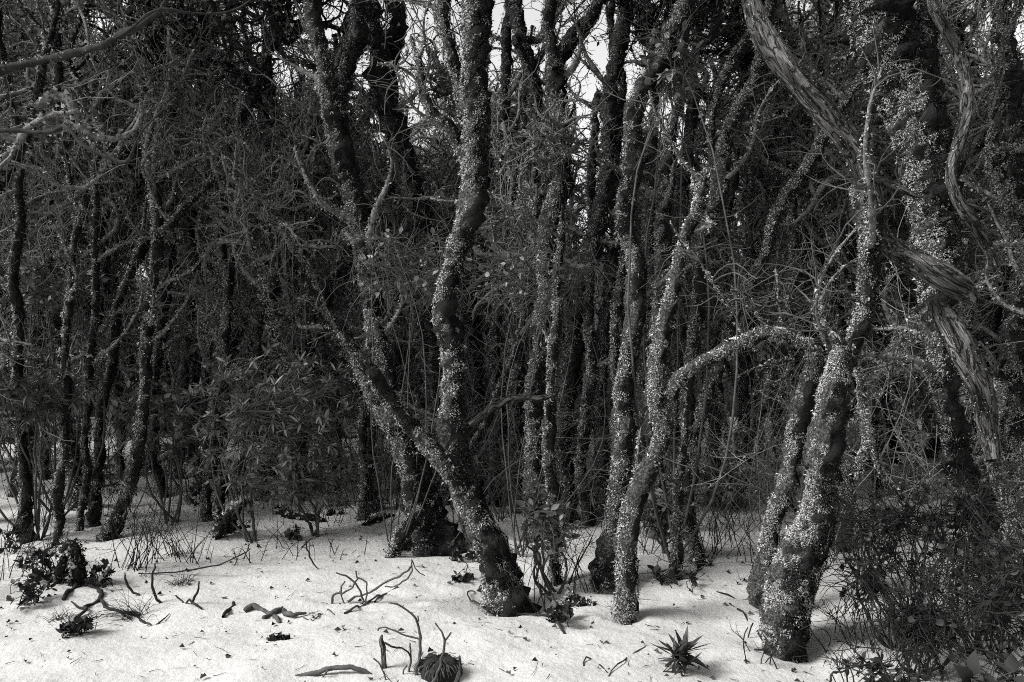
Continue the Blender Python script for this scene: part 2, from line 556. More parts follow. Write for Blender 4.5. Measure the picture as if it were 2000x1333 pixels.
TREES = [
 # --- middle
 ('tall leaning trunk through the centre of the photo, thick foot nearest mid-snow, shaggy top', [
   S([(988,1182,92),(972,1112,84),(940,1029,72),(907,952,66),(888,864,60),(890,781,60),(884,682,54),(874,620,48),(876,568,46),(888,510,48),(902,460,52),(914,410,58),(924,330,62),(930,230,64),(930,120,66),(928,50,68),(934,-30,64)], 0.5, 'crown', pale=0.48, nb=0, flare=1.3, moss=1.15),
   S([(915,965,36),(880,925,36),(850,892,36),(812,840,38),(764,781,38),(735,738,34),(722,722,26)], -0.1, 'broken', name='stem', Y='same', pale=0.58, nb=0),
   S([(912,1048,13),(900,1005,14),(886,960,13),(872,925,9)], 0.12, None, bare=True, name='dead_stem', Y='same', nb=0),
   S([(918,330,26),(898,288,28),(878,250,26),(848,225,22),(828,180,22),(820,130,18),(800,70,14)], 0.3, None, name='branch', Y=5.15, pale=0.5, nb=3),
   S([(908,230,30),(900,160,34),(886,100,36),(872,40,36),(862,-20,32)], 0.2, 'crown', name='stem', Y=5.2, pale=0.5, nb=2)]),
 ('forked old tree with massive dark foot and stem leaning towards the rhododendron bush', [
   S([(848,1066,96),(838,1010,84),(822,950,62),(795,850,50),(762,760,46),(738,670,46),(722,560,46),(710,460,52),(690,382,54),(668,310,52),(652,250,52),(645,195,50),(633,140,36),(625,95,34),(612,40,36),(606,-30,34)], 0.6, 'crown', pale=0.45, nb=5, flare=1.35),
   S([(826,1040,56),(806,930,48),(766,836,42),(731,781,38),(692,688,28),(672,646,22)], 0.0, 'broken', name='stem', Y='same', pale=0.55, nb=2),
   S([(655,205,34),(672,165,36),(684,120,36),(694,70,40),(702,10,42),(706,-40,38)], 0.3, 'crown', name='stem', Y=6.5, pale=0.35, nb=2),
   S([(822,1000,36),(800,1022,34),(778,1056,32),(762,1096,30),(753,1128,24)], -0.35, 'broken', name='root', Y=5.85, pale=0.3, nb=0),
   S([(640,120,12),(622,80,14),(596,48,14),(575,0,14)], 0.1, None, bare=True, name='branch', Y=6.5, nb=0)]),
 ('heavily moss-shagged tree splitting into two prongs above the forked tree', [
   S([(872,975,30),(866,900,30),(856,760,30),(846,600,32),(840,470,36),(828,425,40),(808,370,44),(786,310,46),(766,245,52),(746,190,52),(744,140,54),(735,80,40),(733,20,36),(730,-30,32)], 0.4, 'crown', pale=0.38, nb=3),
   S([(750,145,44),(768,95,46),(775,40,44),(768,-20,40)], 0.1, 'crown', name='stem', Y=8.0, pale=0.25, nb=1)]),
 ('thin upright trunk close behind the tall leaning centre trunk', [
   S([(938,962,34),(937,880,32),(934,800,33),(930,700,34),(921,600,34),(924,500,28),(944,400,22),(956,300,16)], 0.3, None, pale=0.5, nb=2)]),
 ('slim pale-sided trunk bending left at the top, just right of the central sky gap', [
   S([(1012,992,36),(1010,930,34),(1008,840,32),(1006,765,32),(1014,655,30),(1032,560,28),(1046,460,28),(1042,390,30),(1040,320,32),(1044,250,34),(1045,190,34),(1034,130,32),(1018,75,30),(1008,20,30),(1002,-30,28)], 0.4, 'crown', pale=0.55, nb=3),
   S([(1040,150,16),(1010,82,16),(1020,75,18),(1050,78,14),(1070,75,10)], -0.1, None, name='branch', Y=7.2, nb=1)]),
 ('trunk forking into a Y high up, right limb reaching towards the picture top', [
   S([(1041,1046,46),(1042,985,42),(1042,900,42),(1041,820,42),(1048,735,42),(1060,650,44),(1066,580,42),(1066,500,44),(1070,445,48),(1086,395,50),(1096,340,50),(1096,270,48),(1092,200,46),(1086,140,44),(1092,112,36),(1120,75,34),(1150,40,32),(1180,-10,28)], 0.4, 'crown', pale=0.5, nb=3),
   S([(1086,135,26),(1078,100,28),(1074,60,28),(1080,0,26),(1082,-30,24)], 0.1, 'crown', name='stem', Y=6.5, pale=0.45, nb=1)]),
 ('thin mossy sapling trunk standing among the leafy twigs at centre', [
   S([(1088,1136,34),(1082,1095,30),(1076,985,27),(1073,875,26),(1076,790,26),(1080,700,22),(1088,600,20),(1092,500,16),(1104,400,13)], 0.4, None, pale=0.5, nb=2)]),
 ('trunk with a bare bark stretch high up between two mossy neighbours', [
   S([(1112,1012,46),(1106,957,42),(1098,875,42),(1106,790,42),(1116,710,42),(1122,640,42),(1134,590,42),(1147,535,44),(1157,472,44),(1171,427,44),(1179,382,42),(1186,315,36),(1188,247,38),(1193,190,38),(1201,135,36),(1210,90,36),(1218,30,32),(1222,-30,30)], 0.4, 'crown', pale=0.5, nb=3, moss=0.85),
   S([(1170,425,18),(1160,380,20),(1155,337,20),(1158,270,20),(1165,215,20),(1172,180,14)], 0.1, 'broken', name='stem', Y=7.0, pale=0.4, nb=0)]),
 ('narrow dark trunk with foot at snow edge, between the bare-barked trunk and the wide-footed one', [
   S([(1146,1022,26),(1140,960,24),(1138,900,24),(1142,820,24),(1156,740,26),(1152,660,26),(1150,580,22),(1160,480,18),(1150,380,14),(1158,300,10)], 0.4, None, pale=0.5, nb=2)]),
 ('wide-footed trunk whose dark top limb sweeps up to the right', [
   S([(1188,1140,64),(1192,1060,56),(1206,974,46),(1213,875,42),(1214,765,42),(1224,682,42),(1240,620,42),(1243,560,42),(1242,508,42),(1229,472,40),(1219,436,42),(1224,396,44),(1233,337,44),(1237,270,42),(1240,216,44),(1257,180,44),(1280,145,44),(1290,112,42),(1303,75,40),(1320,42,38),(1338,5,36),(1356,-35,32)], 0.5, 'crown', pale=0.42, nb=3, flare=1.3),
   S([(1207,760,24),(1203,700,26),(1206,640,26),(1212,560,24),(1218,500,20)], 0.05, None, name='stem', Y=5.5, pale=0.5, nb=0)]),
 ('straight dark trunk just right of the wide-footed trunk, thinning into leaves', [
   S([(1285,1044,34),(1286,990,34),(1284,930,32),(1278,850,32),(1274,737,32),(1282,640,34),(1291,560,36),(1292,495,36),(1296,427,36),(1301,360,34),(1306,310,32),(1314,260,26),(1326,200,22),(1332,120,20),(1340,40,18)], 0.4, 'crown', pale=0.4, nb=4)]),
 ('pale lichened trunk arching over to the right, snow along the top of its arch', [
   S([(1218,1200,44),(1224,1095,46),(1236,1012,40),(1257,944,38),(1283,893,36),(1297,847,36),(1308,785,32),(1330,738,28),(1368,709,27),(1406,689,28),(1452,668,28),(1490,652,30),(1530,655,26),(1570,672,22),(1608,690,16)], 0.0, None, pale=0.85, nb=0, flare=1.25),
   S([(1296,850,32),(1284,790,34),(1290,710,34),(1306,627,34),(1318,562,32),(1331,480,28),(1349,427,24),(1362,373,20),(1378,330,16)], 0.3, None, name='stem', Y='same', pale=0.7, nb=2),
   S([(1536,664,10),(1548,700,9),(1530,735,8),(1502,748,6),(1478,742,4)], -0.1, None, name='branch', Y=4.72, pale=0.9, nb=1, moss=0.6),
   S([(1546,702,8),(1510,712,7),(1470,722,6),(1438,736,4)], -0.15, None, name='branch', Y=4.70, pale=0.9, nb=1, moss=0.6),
   S([(1590,684,10),(1600,730,9),(1622,800,8),(1640,870,6),(1668,940,4)], -0.1, None, name='branch', Y=4.66, pale=0.8, nb=3, moss=0.6)]),
 ('twin-stemmed mossy tree behind the arch, its crooked limbs meeting in a mossy knot', [
   S([(1360,1092,34),(1348,1040,36),(1337,985,34),(1341,902,32),(1340,831,32),(1337,754,30),(1346,700,30),(1357,640,30),(1365,560,28),(1371,490,30),(1384,430,34),(1402,385,36),(1414,330,32),(1424,272,34),(1440,225,36),(1462,182,34),(1480,140,28),(1486,100,24)], 0.5, 'crown', pale=0.5, nb=3),
   S([(1350,945,28),(1356,886,28),(1366,820,28),(1380,765,28),(1404,721,28),(1418,655,28),(1440,590,26),(1482,520,26),(1504,477,28),(1513,432,30),(1531,396,30),(1566,342,28),(1594,292,26),(1625,240,22)], 0.3, 'crown', name='stem', Y='same', pale=0.6, nb=3),
   S([(1400,385,22),(1398,345,20),(1390,290,18),(1396,240,18),(1404,200,18),(1420,140,24),(1444,100,26),(1470,50,22)], 0.2, None, name='stem', Y=6.3, pale=0.45, nb=2)]),
 ('short slender dark trunk at the foot of the twin-stemmed tree', [
   S([(1319,1119,26),(1326,1060,24),(1331,1000,20),(1330,930,18),(1338,850,14),(1345,760,10)], 0.3, None, pale=0.35, nb=1)]),
 # --- right
 ('thick furry moss-coated leaning trunk with the nearest foot in the snow', [
   S([(1534,1262,84),(1538,1225,106),(1550,1140,112),(1572,1067,100),(1595,1012,80),(1608,941,68),(1614,864,64),(1624,792,62),(1636,735,58),(1644,695,50),(1640,676,34)], 0.0, 'broken', pale=0.47, nb=0, flare=1.15, moss=1.6),
   S([(1640,720,30),(1664,680,36),(1690,630,38),(1698,550,44),(1696,450,48),(1682,398,44),(1664,364,30)], 0.05, 'broken', name='stem', Y=4.08, pale=0.36, nb=2, moss=1.1),
   S([(1490,1182,50),(1497,1150,60),(1507,1090,46),(1518,1012,40),(1532,930,38),(1553,847,38),(1571,781,38),(1592,721,34),(1608,680,26)], 0.15, 'broken', name='stem', Y=4.45, pale=0.5, nb=0, moss=1.4),
   S([(1640,700,30),(1664,712,22),(1680,740,18),(1686,792,18),(1696,858,18),(1688,900,16),(1678,940,12)], -0.1, None, name='branch', Y=4.3, pale=0.8, nb=1),
   S([(1690,800,12),(1704,870,12),(1718,905,10),(1740,960,7)], -0.1, None, name='branch', Y=4.25, pale=0.8, nb=0)]),
 ('mossy trunk slanting up to the right behind the thick furry trunk', [
   S([(1640,1060,44),(1646,1000,42),(1653,941,42),(1670,864,44),(1706,781,46),(1741,710,46),(1780,644,46),(1806,600,42),(1840,540,34),(1880,470,28)], 0.3, None, pale=0.6, nb=2)]),
 ('massive dark shaggy tree at the right with several stems', [
   S([(1950,1185,70),(1930,1020,64),(1906,957,58),(1874,902,56),(1857,820,52),(1842,737,50),(1828,640,54),(1838,560,84),(1838,490,96),(1824,400,104),(1802,300,116),(1772,200,124),(1735,110,132),(1706,20,134),(1694,-40,130)], 0.3, 'crown', pale=0.27, nb=3, moss=1.2),
   S([(1834,420,40),(1824,360,42),(1820,280,42),(1816,190,44),(1810,100,44),(1806,20,42),(1806,-30,40)], 0.2, 'crown', name='stem', Y=4.9, pale=0.4, nb=1),
   S([(1944,520,18),(1930,486,26),(1904,441,28),(1877,405,26),(1859,360,25),(1860,324,26),(1872,288,27),(1886,234,28),(1887,171,28),(1876,126,27),(1850,67,27),(1823,22,25),(1810,-20,22)], 0.05, None, bare=True, name='dead_stem', Y=4.4, nb=1)]),
 ('long bare dead limb slanting down across the right side, bark cracked and stripped', [
   S([(1900,585,30),(1880,566,52),(1852,548,58),(1812,524,58),(1770,500,54),(1734,478,46),(1705,452,30)], 0.05, 'broken', bare=True, name='trunk', Y=4.05, nb=0),
   S([(1722,420,18),(1706,372,34),(1690,335,46),(1672,302,52),(1646,262,54),(1612,220,54),(1576,180,53),(1540,138,54),(1508,90,54),(1482,44,50),(1464,0,42),(1450,-40,34)], 0.05, 'broken', bare=True, name='limb', Y=4.12, nb=0),
   S([(1700,345,16),(1740,362,18),(1785,384,10)], 0.0, 'broken', bare=True, name='splinter', Y=4.1, nb=0)]),
 ('broken grey slab of dead trunk, bark stripped, leaning at the right edge', [
   S([(1940,900,30),(1932,850,44),(1921,790,50),(1905,735,54),(1877,670,58),(1848,620,48),(1836,596,30)], 0.0, 'broken', bare=True, name='trunk', Y=4.15, nb=0)]),
 ('pale lichen-crusted stem rising at the right edge beside the grey slab', [
   S([(1990,1110,34),(1982,1012,34),(1952,941,32),(1939,890,30),(1944,830,26),(1950,781,22),(1942,740,12)], 0.0, 'broken', pale=0.85, nb=2, moss=1.2)]),
 ('mossy stem bending out of the picture at the upper right edge', [
   S([(2080,1000,36),(2060,700,36),(2030,560,32),(1998,486,30),(1978,440,28),(1960,396,26),(1940,342,26),(1930,290,24),(1950,220,22),(1956,140,20),(1970,60,18)], 0.2, 'crown', pale=0.6, nb=4, Y=5.3)]),
 ('shadowed trunk at the far right edge behind the lichen-crusted stem', [
   S([(2010,1090,60),(2000,900,56),(1985,700,54),(1990,560,52),(1984,380,50),(1976,200,46),(1960,60,42),(1950,-40,36)], 0.3, 'crown', pale=0.3, nb=4, Y=6.4)]),
 # --- left
 ('dark trunk with foot at the left picture edge, leaning slightly left', [
   S([(56,1052,30),(50,985,25),(42,908,24),(38,864,24),(34,780,24),(40,680,22),(30,560,22),(44,430,20),(36,300,18),(20,180,16)], 0.4, 'crown', pale=0.3, nb=7)]),
 ('slim dark bristly trunk, second from the left picture edge', [
   S([(107,1060,22),(113,985,21),(121,930,20),(127,886,20),(132,800,20),(126,700,18),(134,600,17),(150,480,16),(140,380,14),(120,280,12)], 0.4, 'crown', pale=0.3, nb=7)]),
 ('thinner of the two dark trunks standing close together on the left', [
   S([(157,1036,18),(162,985,17),(166,940,17),(171,864,17),(176,780,16),(177,700,16),(190,560,15),(180,420,14),(196,320,12),(226,290,12)], 0.4, 'crown', pale=0.4, nb=7)]),
 ('thicker of the two dark trunks standing close together on the left', [
   S([(181,1025,28),(185,975,25),(188,930,24),(195,847,24),(206,760,22),(214,680,22),(232,600,20),(262,515,20),(290,452,20),(302,390,18),(318,330,16)], 0.4, 'crown', pale=0.55, nb=7)]),
 ('bent dark trunk slanting out of the snow, its foot ragged with moss, left of centre', [
   S([(216,1048,40),(236,996,36),(257,941,30),(269,875,26),(276,820,24),(284,737,23),(288,655,22),(291,575,22),(306,520,24),(313,450,26),(306,400,26),(300,350,24),(290,300,18)], 0.5, 'crown', pale=0.5, nb=7, flare=1.2),
   S([(313,455,20),(332,440,20),(365,400,18),(400,368,18),(420,345,18),(424,310,14)], 0.2, None, name='branch', Y=6.6, pale=0.7, nb=2)]),
 ('dark trunk standing just behind the bent one, foot ringed by twigs', [
   S([(317,965,26),(308,930,24),(300,890,23),(300,840,22),(306,740,22),(318,640,22),(330,520,22),(342,400,20),(340,300,20),(336,240,20),(350,190,18),(370,140,20),(372,60,18),(380,-20,16)], 0.4, 'crown', pale=0.45, nb=7)]),
 ('mossy trunk left of the rhododendron bush, forking into a Y near mid-height', [
   S([(405,1014,28),(409,957,25),(412,908,24),(420,820,24),(432,720,23),(446,625,22),(446,550,22),(431,495,23),(430,425,23),(436,340,22),(452,262,22),(478,225,20),(500,180,20),(520,120,16)], 0.5, 'crown', pale=0.6, nb=7),
   S([(450,268,16),(444,232,18),(428,195,16),(412,170,12)], 0.1, None, name='stem', Y=7.2, pale=0.6, nb=1)]),
 ('pale mossy stem hanging beside the Y-forked trunk', [
   S([(432,1000,22),(434,940,22),(430,860,20),(436,760,20),(440,660,20),(446,590,18),(452,500,14),(446,430,12)], 0.4, None, pale=0.75, nb=2)]),
 ('thin pale-mossed stem leaning right above the rhododendron bush', [
   S([(470,960,20),(478,860,18),(486,760,18),(504,660,18),(522,600,16),(548,542,16),(566,500,12)], 0.4, None, pale=0.75, nb=2)]),
 ('thin trunk rising from the snow right of the rhododendron bush', [
   S([(712,1008,24),(712,930,21),(709,847,20),(714,787,18),(722,700,14),(716,620,11)], 0.3, None, pale=0.55, nb=2)]),
 ('short bare broken snag behind the rhododendron bush', [
   S([(622,950,24),(624,860,24),(627,776,20),(632,737,20),(636,680,17),(638,625,12)], 0.0, 'broken', bare=True, nb=0)]),
 ('moss-draped trunk between the snag and the forked old tree', [
   S([(590,940,26),(586,850,26),(576,760,26),(572,680,26),(580,600,24),(600,540,24),(616,470,22),(622,400,24),(612,330,24),(630,260,22)], 0.3, 'crown', pale=0.6, nb=7)]),
 ('slim dark stem in the gap just right of the tall leaning centre trunk', [S([(968, 985, 30), (966, 900, 30), (972, 800, 31), (964, 700, 30), (972, 600, 30), (980, 500, 28), (986, 400, 28), (978, 300, 27), (984, 200, 24), (990, 100, 22)], 0.3, 'crown', pale=0.62, nb=4)]),
 ('slim lichened stem between the bare-barked trunk and the wide-footed one', [S([(1172, 1002, 32), (1176, 900, 31), (1170, 800, 31), (1180, 700, 32), (1186, 600, 30), (1196, 500, 30), (1204, 400, 27), (1200, 300, 27), (1210, 220, 22)], 0.3, 'crown', pale=0.62, nb=4)]),
 ('slim stem close on the right of the wide-footed trunk', [S([(1256, 1012, 35), (1250, 900, 34), (1256, 800, 32), (1262, 700, 32), (1266, 600, 32), (1268, 500, 31), (1262, 400, 30), (1272, 300, 27), (1276, 230, 22)], 0.3, 'crown', pale=0.62, nb=4)]),
 ('slim stem in the shade between the arching trunk and twin-stemmed tree', [S([(1318, 985, 32), (1322, 900, 31), (1316, 800, 31), (1324, 700, 32), (1330, 600, 32), (1338, 520, 30), (1330, 430, 27), (1336, 340, 27), (1350, 250, 22)], 0.3, 'crown', pale=0.62, nb=4)]),
 ('slim pale stem just right of the twin-stemmed tree', [S([(1395, 985, 32), (1392, 900, 30), (1400, 800, 30), (1390, 700, 30), (1402, 600, 30), (1412, 500, 27), (1420, 420, 24), (1436, 330, 19)], 0.3, 'crown', pale=0.62, nb=4)]),
 ('slim crooked stem seen through the arch of the lichened trunk', [S([(1452, 962, 32), (1446, 860, 32), (1456, 760, 30), (1450, 660, 30), (1466, 560, 30), (1472, 460, 30), (1490, 360, 27), (1500, 280, 24), (1520, 190, 22)], 0.3, 'crown', pale=0.62, nb=4)]),
 ('slim stem behind the fork of the old forked tree', [S([(790, 952, 24), (786, 860, 24), (776, 760, 22), (780, 660, 24), (770, 560, 22), (776, 460, 22), (764, 380, 20), (770, 300, 16)], 0.3, 'crown', pale=0.62, nb=4)]),
 ('slim mossy stem left of the old forked tree above the snag', [S([(655, 962, 24), (660, 860, 22), (650, 760, 24), (646, 660, 22), (640, 560, 24), (650, 480, 22), (640, 400, 20), (650, 320, 16)], 0.3, 'crown', pale=0.62, nb=4)]),
 ('slim mossy stem rising behind the middle of the rhododendron bush', [S([(530, 932, 24), (536, 820, 22), (540, 700, 22), (532, 600, 22), (540, 500, 22), (520, 420, 22), (528, 330, 20), (512, 250, 16)], 0.3, 'crown', pale=0.62, nb=4)]),
 ('slim crooked stem between the bent trunk and the Y-forked trunk', [S([(350, 932, 22), (356, 820, 22), (362, 700, 22), (372, 600, 22), (380, 500, 20), (372, 420, 22), (386, 340, 20), (380, 260, 16)], 0.3, 'crown', pale=0.62, nb=4)]),
 ('slim crooked stem leaning left in the thicket above the close pair', [S([(240, 932, 22), (232, 820, 22), (222, 700, 22), (212, 600, 22), (200, 500, 22), (188, 420, 20), (180, 340, 18), (168, 260, 16)], 0.3, 'crown', pale=0.62, nb=4)]),
 ('slim crooked stem in the gloom above the drooping rhododendron', [S([(90, 932, 22), (84, 800, 22), (96, 680, 22), (88, 560, 22), (104, 450, 20), (96, 350, 20), (110, 260, 16)], 0.3, 'crown', pale=0.62, nb=4)]),
 ('slim stem in the shade left of the thick furry trunk', [S([(1540, 992, 32), (1536, 900, 32), (1548, 800, 30), (1530, 700, 30), (1540, 600, 30), (1556, 500, 27), (1550, 400, 24), (1566, 310, 19)], 0.3, 'crown', pale=0.62, nb=4)]),
 ('slim crooked stem left of the pale slim trunk and sky gap', [S([(1000, 975, 30), (996, 880, 30), (1004, 780, 30), (1000, 690, 27), (994, 600, 27), (1006, 500, 27), (1004, 400, 24), (1012, 310, 19)], 0.3, 'crown', pale=0.62, nb=4)]),
]
WELL_PTS = []
for lab, stems in TREES:
    u, v, w = stems[0]['p'][0]
    if stems[0]['Y'] is None:
        g = ground_pt(u, v)
        WELL_PTS.append((g[0], g[1], 0.5 * w / F * g[1]))

# ------------------------------------------------------------------ ground
def axis(lo, hi, fine, n):
    t = np.linspace(-1, 1, n)
    s = np.sinh(t * fine) / np.sinh(fine)
    return np.where(s < 0, -s * lo, s * hi)


gx = axis(-40, 40, 4.2, 250)
gy = 5.0 + axis(-30, 45, 4.0, 250)
GX, GY = np.meshgrid(gx, gy)
GZ = gh(GX, GY)
for wx, wy, wr in WELL_PTS:
    d = np.hypot(GX - wx, GY - wy)
    GZ += 0.005 * np.exp(-((d - wr * 3.0) / (wr * 1.2)) ** 2) - 0.05 * np.exp(-(d / (wr * 1.5)) ** 2)
nx, ny = len(gx), len(gy)
idx = np.arange(nx * ny).reshape(ny, nx)
mb = MB()
mb.add(np.stack([GX, GY, GZ], -1).reshape(-1, 3), None,
       np.stack([idx[:-1, :-1], idx[:-1, 1:], idx[1:, 1:], idx[1:, :-1]], -1).reshape(-1, 4))
tag(mb.build('snow_ground', M['snow']), 'snow-covered forest floor strewn with twigs and litter', None, None, 'structure')

# slope added beyond the flat to block low sky; dark to keep gaps dim
hx = np.linspace(-42, 42, 70); hy = np.linspace(14.5, 46, 40)
HX, HY = np.meshgrid(hx, hy)
HZv = 0.02 + np.clip(HY - 15.0, 0, 99) * 0.16 + 0.25 * _g1(np.stack([HX, HY, HX * 0], -1)) * np.clip((HY - 15) / 4, 0, 1) - 0.3 * (HY < 15)
hi = np.arange(HX.size).reshape(HX.shape)
mb = MB()
mb.add(np.stack([HX, HY, HZv], -1).reshape(-1, 3), None, np.stack([hi[:-1, :-1], hi[:-1, 1:], hi[1:, 1:], hi[1:, :-1]], -1).reshape(-1, 4))
tag(mb.build('sky_block_slope', M['litter_ground']), 'dark leaf-littered slope rising behind the trees', None, None, 'structure')


def hill_z(x, y):
    return float(max(gh(x, y), (y - 15.0) * 0.16 - 0.3)) if y > 15 else float(gh(x, y))


# ------------------------------------------------------------------ crowns and background trees (a few shapes, many copies)
def grow_crown(seed, size=1.0, leafy=1.0):
    """Limbs, crooked twigs, moss and leaves of one crown, its foot at the origin."""
    rng = np.random.default_rng(seed)
    mb = MB()
    n0 = rng.integers(5, 8)
    az = np.arange(n0) * 2 * math.pi / n0 + rng.uniform(0, 1, n0)
    d = np.stack([np.cos(az) * 0.75, np.sin(az) * 0.75, rng.uniform(0.5, 1.1, n0)], 1)
    L0 = walk(np.zeros((n0, 3)), d, rng.uniform(1.5, 2.9, n0) * size, 24, 0.22, 0.03, rng)
    tubes(mb, L0, taper(n0, 24, 0.05 * size, 0.014), 7, 0)
    n1 = n0 * 8
    i, t, p, T = pick(L0, n1, rng, 0.15, 1.0)
    L1 = walk(p, T * 0.4 + rng.normal(size=(n1, 3)) * 0.7 + [0, 0, 0.15], rng.uniform(0.5, 1.3, n1) * size, 14, 0.34, 0.05, rng)
    tubes(mb, L1, taper(n1, 14, 0.017, 0.006), 5, 0)
    n2 = int(n1 * 9)
    i, t, p, T = pick(L1, n2, rng, 0.1, 1.0)
    L2 = walk(p, T * 0.4 + rng.normal(size=(n2, 3)) * 0.8, rng.uniform(0.15, 0.5, n2), 7, 0.45, 0.08, rng)
    tubes(mb, L2, taper(n2, 7, 0.0065, 0.003), 3, 4, cap=False)
    moss(mb, L0, taper(n0, 24, 0.05 * size, 0.014), 2600, 0.035, rng, 1, 2, 0.45)
    moss(mb, L1, taper(n1, 14, 0.02, 0.008), 3600, 0.028, rng, 1, 2, 0.5)
    n3 = int(n2 * 2.2 * leafy)
    i, t, p, T = pick(L2, n3, rng, 0.55, 1.0)
    leaf_cards(mb, p, T * 0.5 + rng.normal(size=(n3, 3)) * 0.8, rng.uniform(0.035, 0.07, n3), rng, 0.5, 3)
    return mb.mesh('crown', [M['bark'], M['lichen'], M['moss'], M['crown_leaf'], M['twig']], smooth=False)


CROWNS = [grow_crown(100 + i, 1.0, (1.0, 0.7, 1.2, 0.5, 0.06)[i]) for i in range(5)]


def grow_back_tree(seed, H, r0, low, leafy):
    rng = np.random.default_rng(seed)
    trunk = MB()
    T0 = walk(np.array([[0, 0, -0.15]]), np.array([[rng.normal() * 0.12, rng.normal() * 0.12, 1.0]]), [H], 44, 0.10, 0.05, rng)
    R0 = taper(1, 44, r0, 0.015, 0.8); R0[0, :3] *= [1.5, 1.25, 1.1]
    tubes(trunk, T0, R0, 12, 0, [SinNoise(seed, 5.0), SinNoise(seed + 1, 12.0)], [0.2, 0.2], crust=(0.78, SinNoise(seed + 2, 2.4), (-0.85, -0.1, 0.5)))
    moss(trunk, T0, R0, int(H * r0 * 26000), 0.024, rng, 1, 2, 0.6)
    tm = trunk.mesh('trunk', [M['bark'], M['lichen'], M['moss']], smooth=True)
    mb = MB()
    n1 = int(4.2 * H) if low < 0.3 else int(5.2 * H)
    i, t, p, T = pick(T0, n1, rng, low, 0.98)
    az = rng.uniform(0, 2 * math.pi, n1)
    d = np.stack([np.cos(az), np.sin(az), rng.uniform(0.1, 1.2, n1)], 1)
    ln = rng.uniform(0.5, 1.0, n1) * (0.5 + 1.6 * (1 - t) ** 0.5)
    L1 = walk(p, d, ln, 16, 0.36, 0.07, rng)
    R1 = taper(n1, 16, 0.040, 0.012)
    tubes(mb, L1, R1, 6, 6, [SinNoise(seed + 3, 9.0)], 0.3)
    n2 = n1 * 5
    i, t, p, T = pick(L1, n2, rng, 0.2, 1.0)
    L2 = walk(p, T * 0.5 + rng.normal(size=(n2, 3)) * 0.7, rng.uniform(0.2, 0.75, n2), 9, 0.45, 0.05, rng)
    R2 = taper(n2, 9, 0.016, 0.006)
    tubes(mb, L2, R2, 4, 6, cap=False)
    n3 = n2 * 4
    i, t, p, T = pick(L2, n3, rng, 0.2, 1.0)
    L3 = walk(p, T * 0.4 + rng.normal(size=(n3, 3)) * 0.8, rng.uniform(0.12, 0.4, n3), 5, 0.45, 0.03, rng)
    tubes(mb, L3, taper(n3, 5, 0.005, 0.0025), 3, 4, cap=False)
    moss(mb, L1, R1 * 1.2, 5000, 0.026, rng, 1, 2, 0.7)
    moss(mb, L2, R2 * 1.3, 2500, 0.022, rng, 1, 2, 0.7)
    # hanging strands of lichen
    ns = 110
    i, t, p, T = pick(L1, ns, rng, 0.05, 1.0)
    St = walk(p, np.array([[0, 0, -1.0]]) + rng.normal(size=(ns, 3)) * 0.12, rng.uniform(0.15, 0.7, ns), 5, 0.06, -0.1, rng)
    tubes(mb, St, taper(ns, 5, 0.0035, 0.002), 3, 4, cap=False)
    n4 = int(n3 * 1.0 * leafy)
    i, t, p, T = pick(L3, n4, rng, 0.4, 1.0)
    keep = rng.random(n4) < np.clip((p[:, 2] - 1.5) / 3.5, 0.08, 1)
    p, T = p[keep], T[keep]
    leaf_cards(mb, p, T * 0.5 + rng.normal(size=(len(p), 3)) * 0.8, rng.uniform(0.035, 0.075, len(p)), rng, 0.5, 3)
    cm = mb.mesh('crown', [M['bark'], M['lichen'], M['moss'], M['crown_leaf'], M['pale_twig'], M['twig'], M['mossy_branch']], smooth=True)
    return tm, cm


BACK = [grow_back_tree(200 + i, *a) for i, a in enumerate([(6.0, 0.075, 0.12, 1.0), (7.5, 0.09, 0.16, 1.2), (5.2, 0.06, 0.10, 0.8), (7.0, 0.085, 0.2, 1.3), (8.5, 0.10, 0.14, 1.0), (4.6, 0.055, 0.08, 1.1), (6.6, 0.062, 0.45, 0.35), (5.8, 0.05, 0.4, 0.3)])]


# ------------------------------------------------------------------ the front trees
def child_mesh(name, me, parent, world_loc, scale=1.0, rz=0.0):
    o = bpy.data.objects.new(name, me)
    C.objects.link(o)
    o.parent = parent
    w = world_of(parent)
    o.location = (world_loc[0] - w[0], world_loc[1] - w[1], world_loc[2] - w[2])
    o.rotation_euler = (0, 0, rz)
    o.scale = (scale,) * 3
    return o


def grounded_top(st):
    return st['name'] == 'root'


